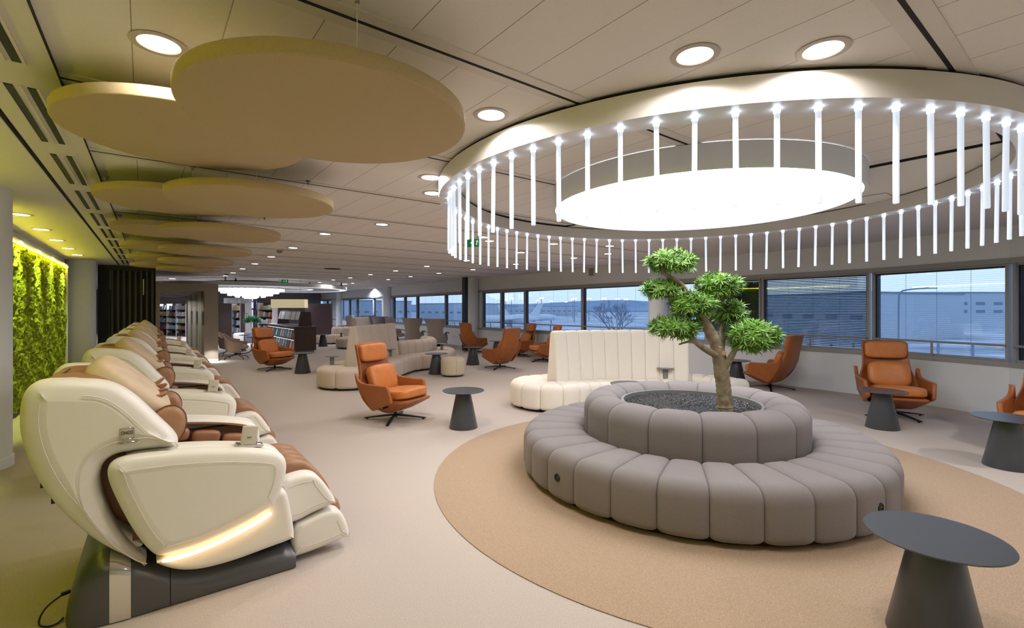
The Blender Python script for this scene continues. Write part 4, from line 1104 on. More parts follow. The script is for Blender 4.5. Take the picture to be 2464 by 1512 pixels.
# ================================================================= DARK SLATTED SCREEN AND PORTAL  (plane u = 16)
def place_uv(t, u_, v_): t.location = uv(u_, v_, t.location.z, left=True)
sc = thing('slatted_screen', 'dark slatted wooden screen from floor to ceiling behind the chair row', 'screen', uv(16.0, -1.12, 0, left=True), ANG_L)
obj('side_panel', box(0.0, 0.235, 0.0, 0.08, 0.0, CEIL-0.03), M['louvre_dark'], sc, False)
obj('back_panel', box(0.235, 1.18, 0.16, 0.2, 0.0, CEIL-0.03), M['black'], sc, False)
obj('head_rail', box(0.235, 1.18, 0.0, 0.16, CEIL-0.16, CEIL-0.03), M['black'], sc, False)
s0 = obj('slat', box(0, 0.045, 0.0, 0.15, 0.0, CEIL-0.16), M['louvre_edge'], sc, False)
for i in range(8):
    o = s0 if i == 0 else s0.copy()
    if i: COL.objects.link(o); o.parent = sc
    o.location = (0.26+0.118*i, 0, 0)
tag(struct('door_pull', lathe([(0.012, 0), (0.012, 0.42)], 10), M['white_metal']), 'slim pale vertical bar high on the dark slatted screen', 'bar')
dp = bpy.data.objects['door_pull']; dp.name = 'bar_light'; dp['kind'] = 'thing'; dp.location = uv(15.94, -0.20, 1.86, left=True); del dp['kind']
for k in range(4):
    u_ = 16.0+1.2*k
    t = thing('portal_frame', ['front grey portal frame at the library entrance', 'second portal frame behind the front one', 'third portal frame behind the front one', 'rearmost portal frame of the library entrance'][k], 'portal', uv(u_, 0.06, 0, left=True), ANG_L, 'nested portal frames at the library')
    h, xi, zi = 2.2, 1.10-0.07*k, 2.0-0.03*k
    xo = 1.44 if k == 0 else 1.30
    face = M['portal'] if k == 0 else M['portal_edge']
    obj('jamb', box(xi, xo, 0, 0.10, 0.0, h), face, t, False)
    obj('jamb', box(0.0, 0.09, 0, 0.10, 0.0, h), face, t, False)
    obj('lintel', box(0.09, xi, 0, 0.10, zi, h), face, t, False)
    obj('reveal', box(xi+0.012, xo-0.02, 0.10, 1.19, 0.0, h-0.02), M['portal'], t, False)
    obj('soffit_panel', box(0.02, xi+0.012, 0.10, 1.19, zi+0.012, h-0.02), M['portal'], t, False)
    obj('recess', box(xi+0.004, xi+0.014, 0.30, 0.85, 1.02, 1.42), M['black'], t, False)
    if k == 0: obj('base_light', box(1.12, 1.44, -0.01, 0.0, 0.0, 0.06), M['portal_edge'], t, False)
lamp('lamp', 'AREA', uv(15.75, 1.35, 0.35, left=True), 5, (255, 250, 240), 0.25, rot=(0, 0, 0))

# ================================================================= LIBRARY
def at(px, D, z=0.0): return Vector(((px-CX)/F*D, D, z))
BK = [None]
rb = random.Random(77)
def book(label, loc, rz, w, h, d, tilt, col, group):
    """a book standing face out, leaning back a little"""
    o = obj('book', tf(box(-w/2, w/2, 0, d, 0, h), rot=(-tilt, 0, 0)), M['book%d' % col], None, False)
    o.location = loc; o.rotation_euler = (0, 0, rz)
    tag(o, label, 'book', group)
    return o
def bookcase(name, label, a, b, zt, bays, shelves, per, rows_label, depth=0.30, posts=True, zb=0.15):
    """a, b: floor ends of the front face"""
    d = (b-a); L = d.to_2d().length; rz = math.atan2(d.y, d.x)
    t = thing(name, label, 'bookcase', (a.x, a.y, 0), rz)
    obj('back_panel', box(0, L, depth-0.03, depth, 0, zt), M['aubergine'], t, False)
    obj('base', box(0, L, 0.02, depth-0.03, 0, zb), M['espresso'], t, False)
    for i in range(bays+1):
        x = L*i/bays
        obj('upright', rbox(x, depth/2-0.02, zt/2, 0.045, depth, zt, 0.012, 2), M['white_metal'], t)
    for k, z in enumerate(shelves):
        obj('shelf', box(0.02, L-0.02, 0.0, depth-0.03, z-0.045, z), M['espresso'], t, False)
        for i in range(bays):
            w0 = L/bays; x = w0*i+0.05
            n = per
            for j in range(n):
                w = (w0-0.1)/n*rb.uniform(0.75, 0.98); h = rb.uniform(0.19, 0.27)
                xx = w0*i+0.05+(w0-0.1)*(j+0.5)/n
                p = Vector((a.x+math.cos(rz)*xx-math.sin(rz)*0.05, a.y+math.sin(rz)*xx+math.cos(rz)*0.05, z+0.006))
                book('small face-out book on the %s shelf of the %s' % (['lowest', 'second', 'third', 'top'][k], rows_label), p, rz, w, h, 0.025, 0.18, rb.choice([0, 0, 0, 1, 2, 3, 4, 5, 5, 7]), 'books on the %s, shelf %d' % (rows_label, k+1))
    return t
bookcase('bookcase', 'bookcase with white uprights seen through the portal opening', at(380, 27.2), at(447, 25.6), 1.76, 3, (0.36, 0.72, 1.08, 1.44), 3, 'bookcase seen through the portal')
bookcase('bookcase', 'narrow bookcase with white uprights between aubergine panels', at(558, 23.2), at(578, 23.0), 1.74, 1, (0.33, 0.70, 1.06, 1.41), 3, 'narrow bookcase')
bookcase('bookcase', 'bookcase with white uprights left of the magazine island', at(621, 23.4), at(656, 23.0), 1.78, 1, (0.42, 0.75, 1.10, 1.45), 5, 'bookcase left of the island')
def panel(name, label, cat, a, b, z0, z1, th, m):
    d = b-a; L = d.to_2d().length; t = obj(name, rbox(L/2, th/2, (z0+z1)/2, L, th, z1-z0, 0.01, 2), M[m], None, angle=40)
    t.location = (a.x, a.y, 0); t.rotation_euler = (0, 0, math.atan2(d.y, d.x)); tag(t, label, cat); return t
panel('room_divider', 'tall dark brown divider panel behind the mauve tub chairs', 'divider', at(512, 22.0), at(557.5, 22.4), 0, 1.75, 0.12, 'espresso')
panel('room_divider', 'narrow mauve end panel right of the narrow bookcase', 'divider', at(578.5, 22.6), at(583, 22.4), 0, 1.75, 0.12, 'aubergine')
panel('room_divider', 'big square aubergine divider behind the magazine island', 'divider', at(734, 24.6), at(796, 24.2), 0, 1.75, 0.14, 'aubergine')
panel('room_divider', 'aubergine end panel right of the bookcase seen through the portal', 'divider', at(449, 25.6), at(460, 25.2), 0, 1.74, 0.12, 'aubergine')
sg = thing('sign_panel', 'white L-shaped sign panel with grey lettering rows in the library', 'sign', at(538, 25.0), 0)
k25 = 25.0/F
obj('header', box(0, 69*k25, 0, 0.06, EYE+13*k25, EYE+25.5*k25), M['sign_white'], sg, False)
obj('panel', box(44*k25, 69*k25, 0.0, 0.06, 0.02, EYE+13*k25), M['sign_white'], sg, False)
ink = []
for r, (zz, hh, x0, x1) in enumerate(((20.3, 2.2, 9, 35), (20.3, 2.2, 40, 62), (14.6, 3.4, 9, 34), (14.6, 3.4, 42, 62))):
    x = x0
    while x < x1:
        ww = rb.uniform(0.5, 1.1); ink.append(box(x*k25, (x+ww)*k25, -0.008, 0.0, EYE+zz*k25, EYE+(zz+hh*rb.uniform(.7, 1))*k25)); x += ww+rb.uniform(0.9, 2.0 if r < 2 else 4.5)
obj('header_lettering', join(*ink), M['ink'], sg, False)
obj('lettering', join(*[box((50+1.3*i)*k25, (50.9+1.3*i)*k25, -0.008, 0, EYE-13.0*k25, EYE-(11.2+0.4*(i % 2))*k25) for i in range(7)]), M['ink'], sg, False)
obj('red_lettering', join(*[box((50+1.9*i)*k25, (51.2+1.9*i)*k25, -0.008, 0, EYE-32.0*k25, EYE-(30.3-0.5*(i % 2))*k25) for i in range(4)]), M['red_ink'], sg, False)
obj('grey_patch', box(45*k25, 50*k25, -0.008, 0, EYE-51*k25, EYE-43*k25), M['ink'], sg, False)
tv = thing('display_screen', 'small lit screen in a navy housing beside the white sign panel', 'screen', at(604.5, 24.5))
obj('housing', rbox(0.10, 0.1, EYE+0.16, 0.24, 0.08, 0.45, 0.01), M['navy'], tv); obj('screen', box(-0.02, 0.08, 0.05, 0.062, EYE+0.02, EYE+0.34), M['screen'], tv, False)
obj('stand', box(0.07, 0.13, 0.09, 0.13, 0, EYE-0.05), M['navy'], tv, False)
# magazine island, long side along the ceiling joints
isl = thing('magazine_island', 'dark wood magazine island with lit open shelves and a grey top', 'display counter', uv(17.25, 4.05, 0), ANG_U)
IW, IL, IH = 0.70, 4.6, 0.86
obj('end_panel', pillow([(0.0, 0.06), (IW, 0.06), (IW, IH), (0.0, IH)], 0.0, 0.10, 0.02, 0, 3), M['espresso'], isl, False)
obj('far_end', box(0, IW, IL-0.05, IL, 0.06, IH), M['espresso'], isl, False)
obj('spine', box(IW/2-0.03, IW, 0.05, IL-0.05, 0.06, IH), M['espresso'], isl, False)
obj('plinth', box(0.06, IW-0.06, 0.05, IL-0.05, 0.0, 0.06), M['liner'], isl, False)
obj('counter_top', rbox(IW/2, IL/2, IH+0.015, IW+0.05, IL+0.05, 0.03, 0.008, 2), M['table'], isl)
for z in (0.06, 0.42): obj('shelf', box(0.0, IW/2, 0.05, IL-0.05, z, z+0.025), M['espresso'], isl, False)
obj('fascia', box(0.0, 0.03, 0.05, IL-0.05, IH-0.07, IH), M['espresso'], isl, False)
for z in (0.78, 0.41): obj('shelf_light', box(0.02, 0.04, 0.12, IL-0.1, z-0.008, z), M['far_light'], isl, False)
def put_mag(lb, grp, lx, ly, z, w, h, tilt, col):
    p = uv(17.25, 4.05, 0) + Vector((V[0]*lx+U[0]*ly, V[1]*lx+U[1]*ly, z))
    o = obj('magazine', tf(box(-w/2, w/2, 0, 0.02, 0, h), rot=(-tilt, 0, 0)), M['book%d' % col], None, False)
    o.location = p; o.rotation_euler = (0, 0, ANG_U-PI/2); tag(o, lb, 'magazine', grp); return o
for r, (z, nm) in enumerate(((0.448, 'upper'), (0.088, 'lower'))):
    for i in range(11):
        y = 0.35+0.38*i
        put_mag('face-out magazine on the %s shelf of the magazine island' % nm, 'magazines on the %s island shelf' % nm, 0.10, y, z, 0.26, 0.28, 0.2, [0, 5, 0, 2, 0, 1, 5, 0, 7, 0, 3][(i*3+r*5) % 11])
rack = thing('magazine_rack', 'slanted magazine rack with dark end cheeks on top of the island', 'rack', uv(17.5, 4.22, IH+0.03), ANG_U)
for y in (0.0, 3.3): obj('cheek', pillow([(0.02, 0), (0.46, 0), (0.41, 0.50), (0.09, 0.50)], y, y+0.05, 0.012, 0, 2), M['espresso'], rack, angle=50)
obj('slope', tf(box(0.0, 0.02, 0.05, 3.3, 0, 0.36), (0.06, 0, 0.2), (0, 0.25, 0)), M['espresso'], rack, False)
obj('bottom_board', box(0.06, 0.42, 0.05, 3.3, 0.0, 0.02), M['espresso'], rack, False)
for i in range(14):
    p = uv(17.5, 4.22, IH+0.03+0.21) + Vector((V[0]*0.03+U[0]*(0.2+0.225*i), V[1]*0.03+U[1]*(0.2+0.225*i), 0))
    o = obj('magazine', tf(box(-0.1, 0.1, 0, 0.012, 0, 0.30), rot=(-0.25, 0, 0)), M['book%d' % [0, 0, 5, 0, 0, 7, 0][i % 7]], None, False)
    o.location = p; o.rotation_euler = (0, 0, ANG_U-PI/2); tag(o, 'leaning magazine in the slanted rack on top of the island', 'magazine', 'magazines in the slanted rack')
ls = thing('pendant_lamp', 'long cream rectangular lampshade hanging over the magazine island', 'lamp', at(697, 18.6))
ls.rotation_euler = (0, 0, R(6))
obj('lamp_shade', join(box(-0.62, 0.62, -0.22, -0.21, 1.53, 1.86), box(-0.62, 0.62, 0.21, 0.22, 1.53, 1.86), box(-0.62, -0.61, -0.21, 0.21, 1.53, 1.86), box(0.61, 0.62, -0.21, 0.21, 1.53, 1.86)), M['shade'], ls, False)
obj('diffuser', box(-0.60, 0.60, -0.20, 0.20, 1.54, 1.545), M['far_light'], ls, False)
obj('cord', join(*[tube([(x, 0, 1.86), (x, 0, CEIL)], 0.004, 5) for x in (-0.4, 0.4)] + [box(-0.45, 0.45, -0.02, 0.02, 1.85, 1.86)]), M['black'], ls)
# mauve tub chairs with writing tablets
def tub_chair(label, loc, rz):
    t = thing('tub_chair', label, 'armchair', loc, rz, 'mauve tub chairs with tablets')
    vs, fs = [], []
    n1, n2 = 24, 10
    for o in (0.0, 0.05):
        for j in range(n2+1):
            h = j/n2
            for i in range(n1+1):
                a = -PI*0.72+2*PI*0.72*i/n1
                top = 0.50 + 0.27*math.exp(-(a/1.05)**2)
                z = 0.24+(top-0.24)*h
                r = 0.27+0.09*h**0.7-o
                vs.append((-r*math.cos(a)*1.02, r*math.sin(a), z))
    W = n1+1; H_ = (n2+1)*W
    for j in range(n2):
        for i in range(n1):
            a = j*W+i; fs += [(a, a+1, a+W+1, a+W), (H_+a, H_+a+W, H_+a+W+1, H_+a+1)]
    for i in range(n1): fs += [(i, H_+i, H_+i+1, i+1), (n2*W+i, n2*W+i+1, H_+n2*W+i+1, H_+n2*W+i)]
    for j in range(n2):
        a = j*W; b = a+n1; fs += [(a, a+W, H_+a+W, H_+a), (b, H_+b, H_+b+W, b+W)]
    obj('shell', (vs, fs), M['mauve_fabric'], t, angle=60)
    obj('underside', lathe([(0.0, 0.19), (0.16, 0.20), (0.26, 0.235), (0.27, 0.26), (0.0, 0.27)], 28, cap=False), M['mauve_fabric'], t)
    obj('seat_cushion', tf(cushion(0.54, 0.54, 0.14, 3.4, 8, 0.1), (0.03, 0, 0.36)), M['mauve_fabric'], t, angle=60)
    for k in range(4):
        a = PI/4+k*PI/2
        obj('leg', tube(smooth_path([(0.03*math.cos(a), 0.03*math.sin(a), 0.17), (0.16*math.cos(a), 0.16*math.sin(a), 0.10), (0.33*math.cos(a), 0.33*math.sin(a), 0.07), (0.355*math.cos(a), 0.355*math.sin(a), 0.0)], 2), 0.011, 7), M['black_metal'], t)
    obj('stem', lathe([(0.03, 0.13), (0.03, 0.2)], 12), M['black_metal'], t)
    tb = obj('tablet', tf(rbox(0, 0, 0, 0.24, 0.34, 0.018, 0.006), (0.40, 0.12, 0.64)), M['black'], t)
    obj('tablet_arm', tube(smooth_path([(0.38, 0.20, 0.635), (0.38, 0.20, 0.3), (0.30, 0.16, 0.16), (0.02, 0.02, 0.16)], 2), 0.012, 7), M['black_metal'], tb)
    return t
tc_ = tub_chair('mauve tub chair with a black writing tablet, right of the portal', (-8.18, 14.13, 0), R(15))
clone(tc_, 'mauve tub chair behind the first one, mostly hidden by the portal jamb', (-9.08, 15.3, 0), R(15), tc_['group'])
# low stepped display stand, planter with small tree, pale low sofa in the library
ss = thing('step_stand', 'low white stepped display stand with black edges seen through the portal', 'display stand', uv(21.3, 0.12, 0, left=True), ANG_L)
for k in range(3):
    st_ = obj('step', box(0.0, 0.45-0.1*k, 0, 0.7, 0.16*k, 0.16*k+0.14), M['sign_white'], ss, False)
    obj('edge', box(0.0, 0.46-0.1*k, -0.01, 0.71, 0.16*k+0.14, 0.16*k+0.16), M['black'], st_, False)
lp = thing('planter_box', 'dark grey planter box holding a small tree in the library', 'planter', at(606, 20.8))
obj('box', rbox(0, 0, 0.24, 0.42, 0.5, 0.48, 0.02), M['wing_dark'], lp)
lt_ = thing('small_tree', 'small dark green tree growing from the grey planter box', 'plant', at(606, 20.8, 0.48))
obj('trunk', tube(smooth_path([(0.05, 0, 0), (0.03, 0, 0.15), (-0.06, 0, 0.26), (-0.02, 0, 0.42)], 2), [0.03]*3+[0.024]*30 if False else 0.025, 8), M['bark'], lt_)
old_tp = tp
def small_pad(c, rx, rz, n, seed):
    rnd = random.Random(seed); vs, fs = [], []
    for i in range(n*14):
        p = Vector(c) + Vector((rnd.uniform(-1, 1)*rx, rnd.uniform(-1, 1)*rx*.8, rnd.uniform(-1, 1)*rz))
        d = Vector((rnd.uniform(-1, 1), rnd.uniform(-1, 1), rnd.uniform(-.2, 1)))
        b = len(vs); vs += leaf(p, d, Vector((0, 0, 1)), 0.12, 0.03); fs += [tuple(b+t for t in f) for f in LF]
    obj('foliage_pad', (vs, fs), M['leaf_dark'], lt_, angle=80)
small_pad((-0.04, 0, 0.58), 0.20, 0.10, 26, 1); small_pad((0.20, 0, 0.47), 0.15, 0.09, 20, 2); small_pad((-0.22, 0, 0.46), 0.13, 0.07, 14, 3)
lsf = obj('bench', rbox(0, 0, 0.21, 0.46, 0.6, 0.42, 0.08, 4), M['white_fabric'], None, angle=60); lsf.location = at(581, 21.2); tag(lsf, 'pale low bench left of the grey planter box in the library', 'bench')
# library chandelier: two lit rings and a bowl of hanging rods
lcn = thing('bowl_chandelier', 'bright bowl-shaped chandelier of hanging white rods in the library', 'chandelier', at(603, 20.3, 2.34))
obj('canopy', lathe([(0, 0.0), (1.32, 0.0), (1.32, 0.06), (0, 0.06)], 64, cap=False), M['disc_side'], lcn, angle=30)
rodg = lathe([(0.0, -1.0), (0.06, -1.0), (0.06, 0.0)], 8, cap=False)
rq = None; cnt = 0
for rad, n, ln in ((1.26, 34, 0.10), (1.05, 26, 0.20), (0.80, 18, 0.30), (0.52, 12, 0.37), (0.2, 6, 0.42)):
    for i in range(n):
        a = 2*PI*i/n+rad
        if rq is None: rq = obj('rod', rodg, M['far_rod'], lcn); o = rq
        else: o = rq.copy(); COL.objects.link(o); o.parent = lcn
        o.location = (rad*math.cos(a), rad*math.sin(a), 0); o.scale = (1, 1, ln)
lamp('lamp', 'AREA', at(603, 20.3, 1.85), 90, (225, 236, 255), 2.4).data.specular_factor = 0.0
for k in range(3): lamp('lamp', 'AREA', uv(16.9+1.2*k, 0.6, 1.86, left=True), 5, (255, 250, 240), 0.2)  # unseen lamps added in the passage to brighten the portal faces
for nm, lb, ro, ri, zz in (('ring_light', 'outer lit ceiling ring around the bowl chandelier', 3.88, 3.58, 2.32), ('ring_light', 'inner lit ceiling ring around the bowl chandelier', 2.48, 2.28, 2.34)):
    rg = thing(nm, lb, 'ceiling light', at(603, 20.3, zz), 0)
    obj('frame', lathe([(ri, 0.0), (ri, 0.14), (ro, 0.14), (ro, 0.0)], 96, cap=False), M['disc_side'], rg, angle=30)
    obj('light_band', lathe([(ro-0.02, -0.002), (ri+0.02, -0.002)], 96, cap=False), M['far_ring'], rg)
    obj('hanger', join(*[box(ro*math.cos(a)*.94-.02, ro*math.cos(a)*.94+.02, ro*math.sin(a)*.94-.02, ro*math.sin(a)*.94+.02, 0.14, CEIL-zz) for a in (0.3, 1.9, 3.4, 5.0)]), M['gap'], rg, False)

# ================================================================= SIGNS AND SMALL FITTINGS
def exit_sign(label, p, rz, w=0.30):
    t = thing('exit_sign', label, 'sign', p, rz)
    obj('sign_plate', rbox(0, 0, 0, w, 0.03, w*0.5, 0.004, 1), M['exit_green'], t)
    k = w
    arrow = join(box(-0.12*k, 0.02*k, -0.018, -0.016, -0.02*k, 0.02*k), ([(-0.22*k, -0.017, 0), (-0.1*k, -0.017, 0.09*k), (-0.1*k, -0.017, -0.09*k), (-0.22*k, -0.0165, 0), (-0.1*k, -0.0165, 0.09*k), (-0.1*k, -0.0165, -0.09*k)], [(0, 1, 2), (5, 4, 3), (0, 3, 4, 1), (1, 4, 5, 2), (2, 5, 3, 0)]))
    obj('arrow', arrow, M['exit_white'], t, False)
    man = join(tf(lathe([(0, -0.001), (0.04*k, -0.001), (0.04*k, 0)], 10), (0.27*k, -0.017, 0.14*k), (PI/2, 0, 0)), tf(box(-.025*k, .025*k, -.018, -.016, -.09*k, .09*k), (0.25*k, 0, 0.02*k), (0, 0.3, 0)), tf(box(-.02*k, .02*k, -.018, -.016, -.1*k, 0), (0.24*k, 0, -0.05*k), (0, 0.7, 0)), tf(box(-.02*k, .02*k, -.018, -.016, -.1*k, 0), (0.24*k, 0, -0.05*k), (0, -0.4, 0)), tf(box(-.1*k, .1*k, -.018, -.016, -.015*k, .015*k), (0.26*k, 0, 0.07*k), (0, 0.4, 0)))
    obj('running_figure', man, M['exit_white'], t, False)
    obj('bracket', join(box(-0.35*k, -0.33*k, -0.005, 0.005, 0.25*k, CEIL-p[2]), box(0.33*k, 0.35*k, -0.005, 0.005, 0.25*k, CEIL-p[2])), M['white_metal'], t, False)
exit_sign('green exit sign with a white arrow hung behind the left chandelier rods', at(1140, 7.3, EYE+158*7.3/F), R(-20), 0.24)
exit_sign('small green exit sign hung from the far ceiling near the library', at(685, 16.0, EYE+66*16.0/F), R(5), 0.22)
L_, put_ = wall_frame(Q(3.9), Q(-4.25))
xs_ = cut_at(Q(3.9), Q(-4.25), 1424)
ws_ = obj('wall_sensor', put_(rbox(xs_, -0.03, EYE+86*13.6/F, 0.14, 0.06, 0.20, 0.015)), M['grey_plastic'], None); tag(ws_, 'beige box-shaped sensor on the wall above the windows', 'sensor')
for px, py, lb in ((673, 603, 'small ceiling sensor beyond the fourth pair of discs'), (545.5, 660, 'small ceiling sensor above the library entrance')):
    p = ceil_pt(px, py); t = thing('ceiling_sensor', lb, 'sensor', (p[0], p[1], CEIL)); obj('body', lathe([(0.0, -0.05), (0.045, -0.045), (0.06, -0.01), (0.06, 0)], 20, cap=False), M['grey_plastic'], t)
    obj('window', lathe([(0, -0.053), (0.03, -0.05)], 16), M['black'], t)
p = ceil_pt(800, 647); cv = obj('air_grille', lathe([(0, -0.012), (0.22, -0.012), (0.25, 0)], 32, cap=False), M['gap'], None); cv.location = (p[0], p[1], CEIL+0.004); tag(cv, 'dark round grille in the far ceiling', 'air vent')
p = ceil_pt(2110, 475); ap_ = obj('access_panel', rbox(0, 0, 0, 0.5, 0.28, 0.012, 0.003, 1), M['soffit'], None); ap_.location = (p[0], p[1], CEIL-0.022); ap_.rotation_euler = (0, 0, ANG_U); tag(ap_, 'small rectangular panel in the ceiling beside the luminous disc', 'ceiling panel')
p = Q(5.5); wk = obj('wall_socket', put_(rbox(-1.9, -0.008, 0.33, 0.09, 0.016, 0.09, 0.006)), M['white_metal'], None); tag(wk, 'white wall socket low on the window wall left of the black post', 'socket')
# unseen lamps added as fill: two behind the camera, two brightening the right window wall
for x, y in ((0.3, -1.6), (3.0, -0.4), (4.6, 1.2), (5.6, 3.2)): lamp('lamp', 'AREA', (x, y, CEIL-0.03), 12 if x < 4 else 30, (255, 248, 242), 0.14)
for x, y in ((-12.5, 25), (-16.5, 23), (-14, 30), (-8, 27), (-19, 27)): lamp('lamp', 'AREA', (x, y, CEIL-0.05), 110, (232, 240, 255), 0.5)  # unseen lamps added to brighten the library end
# ================================================================= OUTSIDE
def ground_material():
    m = bpy.data.materials.new('wet_dusk_apron'); m.use_nodes = True
    nt = m.node_tree; b = nt.nodes['Principled BSDF']; b.inputs['Roughness'].default_value = 0.6
    tc = nt.nodes.new('ShaderNodeTexCoord'); mp = nt.nodes.new('ShaderNodeMapping'); mp.inputs['Scale'].default_value = (0.012, 0.03, 1); mp.inputs['Rotation'].default_value = (0, 0, 0.9)
    n = nt.nodes.new('ShaderNodeTexNoise'); n.inputs['Scale'].default_value = 3.0; n.inputs['Detail'].default_value = 6
    r = nt.nodes.new('ShaderNodeValToRGB'); r.color_ramp.elements[0].position = 0.38; r.color_ramp.elements[1].position = 0.62
    r.color_ramp.elements[0].color = lin((128, 140, 150)); r.color_ramp.elements[1].color = lin((226, 230, 236))
    nt.links.new(tc.outputs['Object'], mp.inputs[0]); nt.links.new(mp.outputs[0], n.inputs[0]); nt.links.new(n.outputs[0], r.inputs[0]); nt.links.new(r.outputs[0], b.inputs['Base Color'])
    return m
M['apron'] = ground_material()
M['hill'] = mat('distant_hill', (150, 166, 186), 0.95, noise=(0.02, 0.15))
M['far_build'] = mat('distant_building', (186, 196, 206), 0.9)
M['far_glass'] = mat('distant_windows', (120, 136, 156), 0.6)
M['plane_white'] = mat('aircraft_white', (226, 230, 234), 0.5)
M['mast'] = mat('light_mast_steel', (150, 156, 164), 0.6)
M['mast_lamp'] = emitter('sodium_floodlight', (255, 214, 160), 9.0)
M['mast_lamp'].cycles.emission_sampling = 'NONE'
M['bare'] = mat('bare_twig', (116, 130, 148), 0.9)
GZ = -5.0
gp = [Q(FAR_T+60)+Vector((3, 2)), Q(FAR_T)+Vector((.3, .3)), P1+Vector((.3, .2)), P4+Vector((.3, .1)), P6+Vector((.3, 0)), Vector((60, -60)), Vector((1500, -100)), Vector((1500, 1500)), Vector((-900, 1700))]
o = obj('ground', slab(gp, GZ-1, GZ), M['apron'], None, False); o['kind'] = 'structure'
def w_at(px, D, z=0): return Vector(((px-CX)/F*D, D, z))
hv, hf = [], []
hx = [(-400, 10), (500, 12), (780, 10), (900, 14), (1050, 9), (1150, 11), (1300, 14), (1400, 21), (1500, 24), (1600, 17), (1750, 10), (2000, 6), (2500, 5), (3200, 5)]
for px, up in hx:
    p = w_at(px, 900); h = EYE+up/F*900
    for y, z in ((0, GZ-2), (0, GZ+2), (120, h), (500, h*0.8), (600, GZ-2)): hv.append((p.x*(1+y/900), p.y+y, z))
for i in range(len(hx)-1):
    for j in range(4): hf.append((i*5+j, i*5+j+1, i*5+j+6, i*5+j+5))
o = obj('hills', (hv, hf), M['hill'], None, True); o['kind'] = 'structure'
def building(label, px0, px1, D0, D1, zt, rows=2, win=True):
    a, b = w_at(px0, D0), w_at(px1, D1)
    t = thing('building', label, 'building', (a.x, a.y, GZ), math.atan2(b.y-a.y, b.x-a.x))
    L = (b-a).to_2d().length
    obj('wall', box(0, L, 0, 30, 0, zt-GZ), M['far_build'], t, False)
    if win:
        n = max(4, int(L/5))
        for r in range(rows):
            z = (zt-GZ)*(0.45+0.22*r)
            obj('window_row', join(*[box(L*(i+.2)/n, L*(i+.7)/n, -0.05, 0.0, z, z+0.9) for i in range(n)]), M['far_glass'], t, False)
    obj('parapet', box(-0.2, L+0.2, -0.2, 30.2, zt-GZ, zt-GZ+0.35), M['far_glass'], t, False)
    return t
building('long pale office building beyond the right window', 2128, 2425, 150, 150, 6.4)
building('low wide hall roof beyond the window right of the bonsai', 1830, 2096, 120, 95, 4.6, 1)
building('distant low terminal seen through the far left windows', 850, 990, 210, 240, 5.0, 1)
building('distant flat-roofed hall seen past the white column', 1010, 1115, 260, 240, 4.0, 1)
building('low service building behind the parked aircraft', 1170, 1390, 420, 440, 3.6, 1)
# airfield floodlight masts
m0 = None
for i, (px, D, py) in enumerate(((1217, 260, 722), (1231, 240, 719), (1303, 240, 718), (1294, 330, 724), (1326, 360, 725), (1382, 230, 719), (1378, 300, 721), (1417, 250, 719), (1453, 250, 719), (1486, 260, 720), (1506, 260, 721), (1362, 380, 727))):
    zt = EYE+(CY-py)/F*D
    p = w_at(px, D)
    if m0 is None:
        m0 = thing('light_mast', '', 'floodlight', (p.x, p.y, GZ), 0, 'airfield floodlight masts')
        obj('mast', tube([(0, 0, 0), (0, 0, 1)], [0.28, 0.16], 8), M['mast'], m0)
        obj('lamp_head', join(*[rbox(-0.9+0.6*k, 0, 1.0, 0.5, 0.4, 0.04, 0.01, 1) for k in range(4)]), M['mast_lamp'], m0, False)
        m = m0
    else: m = clone(m0, '', (p.x, p.y, GZ), 0, m0['group'])
    m.scale = (1, 1, zt-GZ)
    m['label'] = 'glowing airfield floodlight mast seen through the windows left of the bonsai'
# parked aircraft
def aircraft(label, px, D, rz, s):
    p = w_at(px, D)
    t = thing('airplane', label, 'airplane', (p.x, p.y, GZ), rz)
    t.scale = (s, s, s)
    prof = [(0.0, -16), (0.5, -15.6), (1.2, -14.4), (1.75, -12), (1.9, -9), (1.9, 8), (1.5, 12), (0.8, 16), (0.3, 18)]
    obj('fuselage', tf(lathe(prof, 20, cap=False), (0, 0, 3.6), (0, PI/2, 0)), M['plane_white'], t)
    for sgn in (-1, 1):
        obj('wing', ([(-3, sgn*1.6, 3.0), (3, sgn*1.6, 3.0), (8.5, sgn*15, 4.2), (6.6, sgn*15, 4.2), (-3, sgn*1.6, 3.4), (3, sgn*1.6, 3.4), (8.5, sgn*15, 4.35), (6.6, sgn*15, 4.35)], [(0, 1, 2, 3), (7, 6, 5, 4), (0, 4, 5, 1), (1, 5, 6, 2), (2, 6, 7, 3), (3, 7, 4, 0)]), M['plane_white'], t, False)
        obj('engine', tf(lathe([(0.9, -1.8), (1.05, -0.6), (0.7, 1.8)], 16), (0.2, sgn*5.4, 2.3), (0, PI/2, 0)), M['far_glass'], t)
        obj('landing_gear', box(1.4, 2.2, sgn*2.4-.3, sgn*2.4+.3, 0, 2.4), M['far_glass'], t, False)
    obj('tail_fin', ([(12, -0.15, 5), (17.2, -0.15, 5), (19.2, -0.15, 11), (16.8, -0.15, 11), (12, 0.15, 5), (17.2, 0.15, 5), (19.2, 0.15, 11), (16.8, 0.15, 11)], [(0, 1, 2, 3), (7, 6, 5, 4), (0, 4, 5, 1), (1, 5, 6, 2), (2, 6, 7, 3), (3, 7, 4, 0)]), M['plane_white'], t, False)
    obj('nose_gear', box(-12.3, -11.7, -.2, .2, 0, 2.4), M['far_glass'], t, False)
aircraft('white parked airplane in the window right of the white column, tail to the right', 1216, 175, 0.25, 0.75)
aircraft('white parked airplane with its nose to the right, in the window left of the bonsai', 1277, 205, PI+0.15, 0.75)
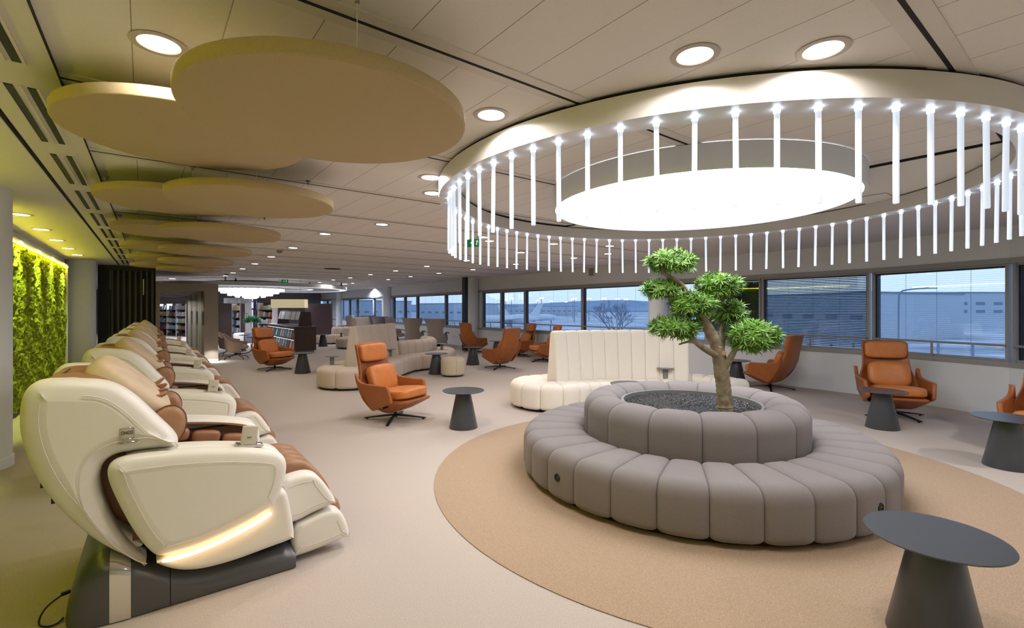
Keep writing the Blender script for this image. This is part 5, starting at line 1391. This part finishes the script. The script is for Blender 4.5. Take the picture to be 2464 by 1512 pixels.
# bare tree outside
rnd = random.Random(4)
bt = thing('bare_tree', 'leafless winter tree outside the window left of the bonsai', 'tree', w_at(1487, 42, GZ))
segs = []
def grow_b(p, d, L, r, n):
    q = p + d*L
    segs.append(tube([tuple(p), tuple((p+q)/2+Vector((rnd.uniform(-.06, .06), rnd.uniform(-.06, .06), 0))*L), tuple(q)], [r, r*0.85, r*0.7], 5))
    if n == 0: return
    for k in range(3 if n > 2 else 4):
        e = (d + Vector((rnd.uniform(-.75, .75), rnd.uniform(-.75, .75), rnd.uniform(-.1, .45)))).normalized()
        grow_b(q, e, L*rnd.uniform(.62, .82), r*0.62, n-1)
grow_b(Vector((0, 0, 0)), Vector((0, 0, 1)), 2.4, 0.11, 5)
obj('trunk_and_branches', join(*segs), M['bare'], bt)
sl = thing('street_lamp', 'curved street lamp outside the right window', 'street lamp', w_at(2162, 38, GZ))
obj('pole', tube(smooth_path([(0, 0, 0), (0, 0, 7.2), (0.1, 0, 7.9), (1.0, 0, 8.05), (2.4, 0, 8.15)], 2), 0.06, 8), M['bare'], sl)
obj('lamp_head', rbox(2.7, 0, 8.13, 0.7, 0.2, 0.1, 0.04), M['mast'], sl)
st = thing('lamp_post', 'thick dark post outside near the right end of the right window', 'post', w_at(2437, 30, GZ))
obj('pole', tube([(0, 0, 0), (0, 0, 8.5)], [0.12, 0.09], 10), M['bare'], st)
obj('post_base', rbox(0, 0, 0.6, 0.5, 0.5, 1.2, 0.05), M['bare'], st)
# fence posts just outside
f0 = None
for i, px in enumerate((1222, 1237, 1254, 1285, 1894, 1945, 2000, 2053, 2183, 2258, 2341, 2430)):
    p = w_at(px, 16 if px < 1500 else 13)
    g_, l_ = 'slim railing posts outside the windows', 'slim dark railing post standing outside the ' + ('windows left of the ivory sofa' if px < 1500 else 'windows right of the bonsai')
    if f0 is None:
        f0 = thing('railing_post', l_, 'post', (p.x, p.y, GZ), 0, g_ + ' on the left'); obj('post', box(-0.02, 0.02, -0.02, 0.02, 0, 5.55), M['far_glass'], f0, False)
    else: clone(f0, l_, (p.x, p.y, GZ), 0, g_ + (' on the left' if px < 1500 else ' on the right'))
# ================================================================= CAMERA, WORLD, VIEW
cam = bpy.data.cameras.new('camera'); co = bpy.data.objects.new('camera', cam); COL.objects.link(co)
cam.sensor_width = 36; cam.lens = F/2464*36; cam.shift_y = -13/2464; cam.clip_end = 3000; cam.clip_start = 0.05
co.location = (0, 0, EYE); co.rotation_euler = (PI/2, 0, 0); S.camera = co
w = bpy.data.worlds.new('dusk'); S.world = w; w.use_nodes = True
nt = w.node_tree; bg = nt.nodes['Background']
tc = nt.nodes.new('ShaderNodeTexCoord'); sp = nt.nodes.new('ShaderNodeSeparateXYZ'); rp = nt.nodes.new('ShaderNodeValToRGB')
nt.links.new(tc.outputs['Generated'], sp.inputs[0]); nt.links.new(sp.outputs[2], rp.inputs[0]); nt.links.new(rp.outputs[0], bg.inputs[0])
rp.color_ramp.elements[0].position = 0.0; rp.color_ramp.elements[0].color = lin((188, 206, 226))
rp.color_ramp.elements[1].position = 0.5; rp.color_ramp.elements[1].color = lin((150, 174, 210))
bg.inputs[1].default_value = 1.8
S.view_settings.view_transform = 'Standard'; S.view_settings.look = 'None'; S.view_settings.gamma = 1.0
S.view_settings.use_curve_mapping = False
S.view_settings.exposure = 0.0
S.cycles.max_bounces = 5; S.cycles.diffuse_bounces = 3; S.cycles.glossy_bounces = 3; S.cycles.transparent_max_bounces = 12
S.cycles.caustics_reflective = False; S.cycles.caustics_refractive = False; S.cycles.sample_clamp_indirect = 6.0
S.cycles.use_light_tree = False; S.cycles.use_denoising = True; S.cycles.adaptive_threshold = 0.03
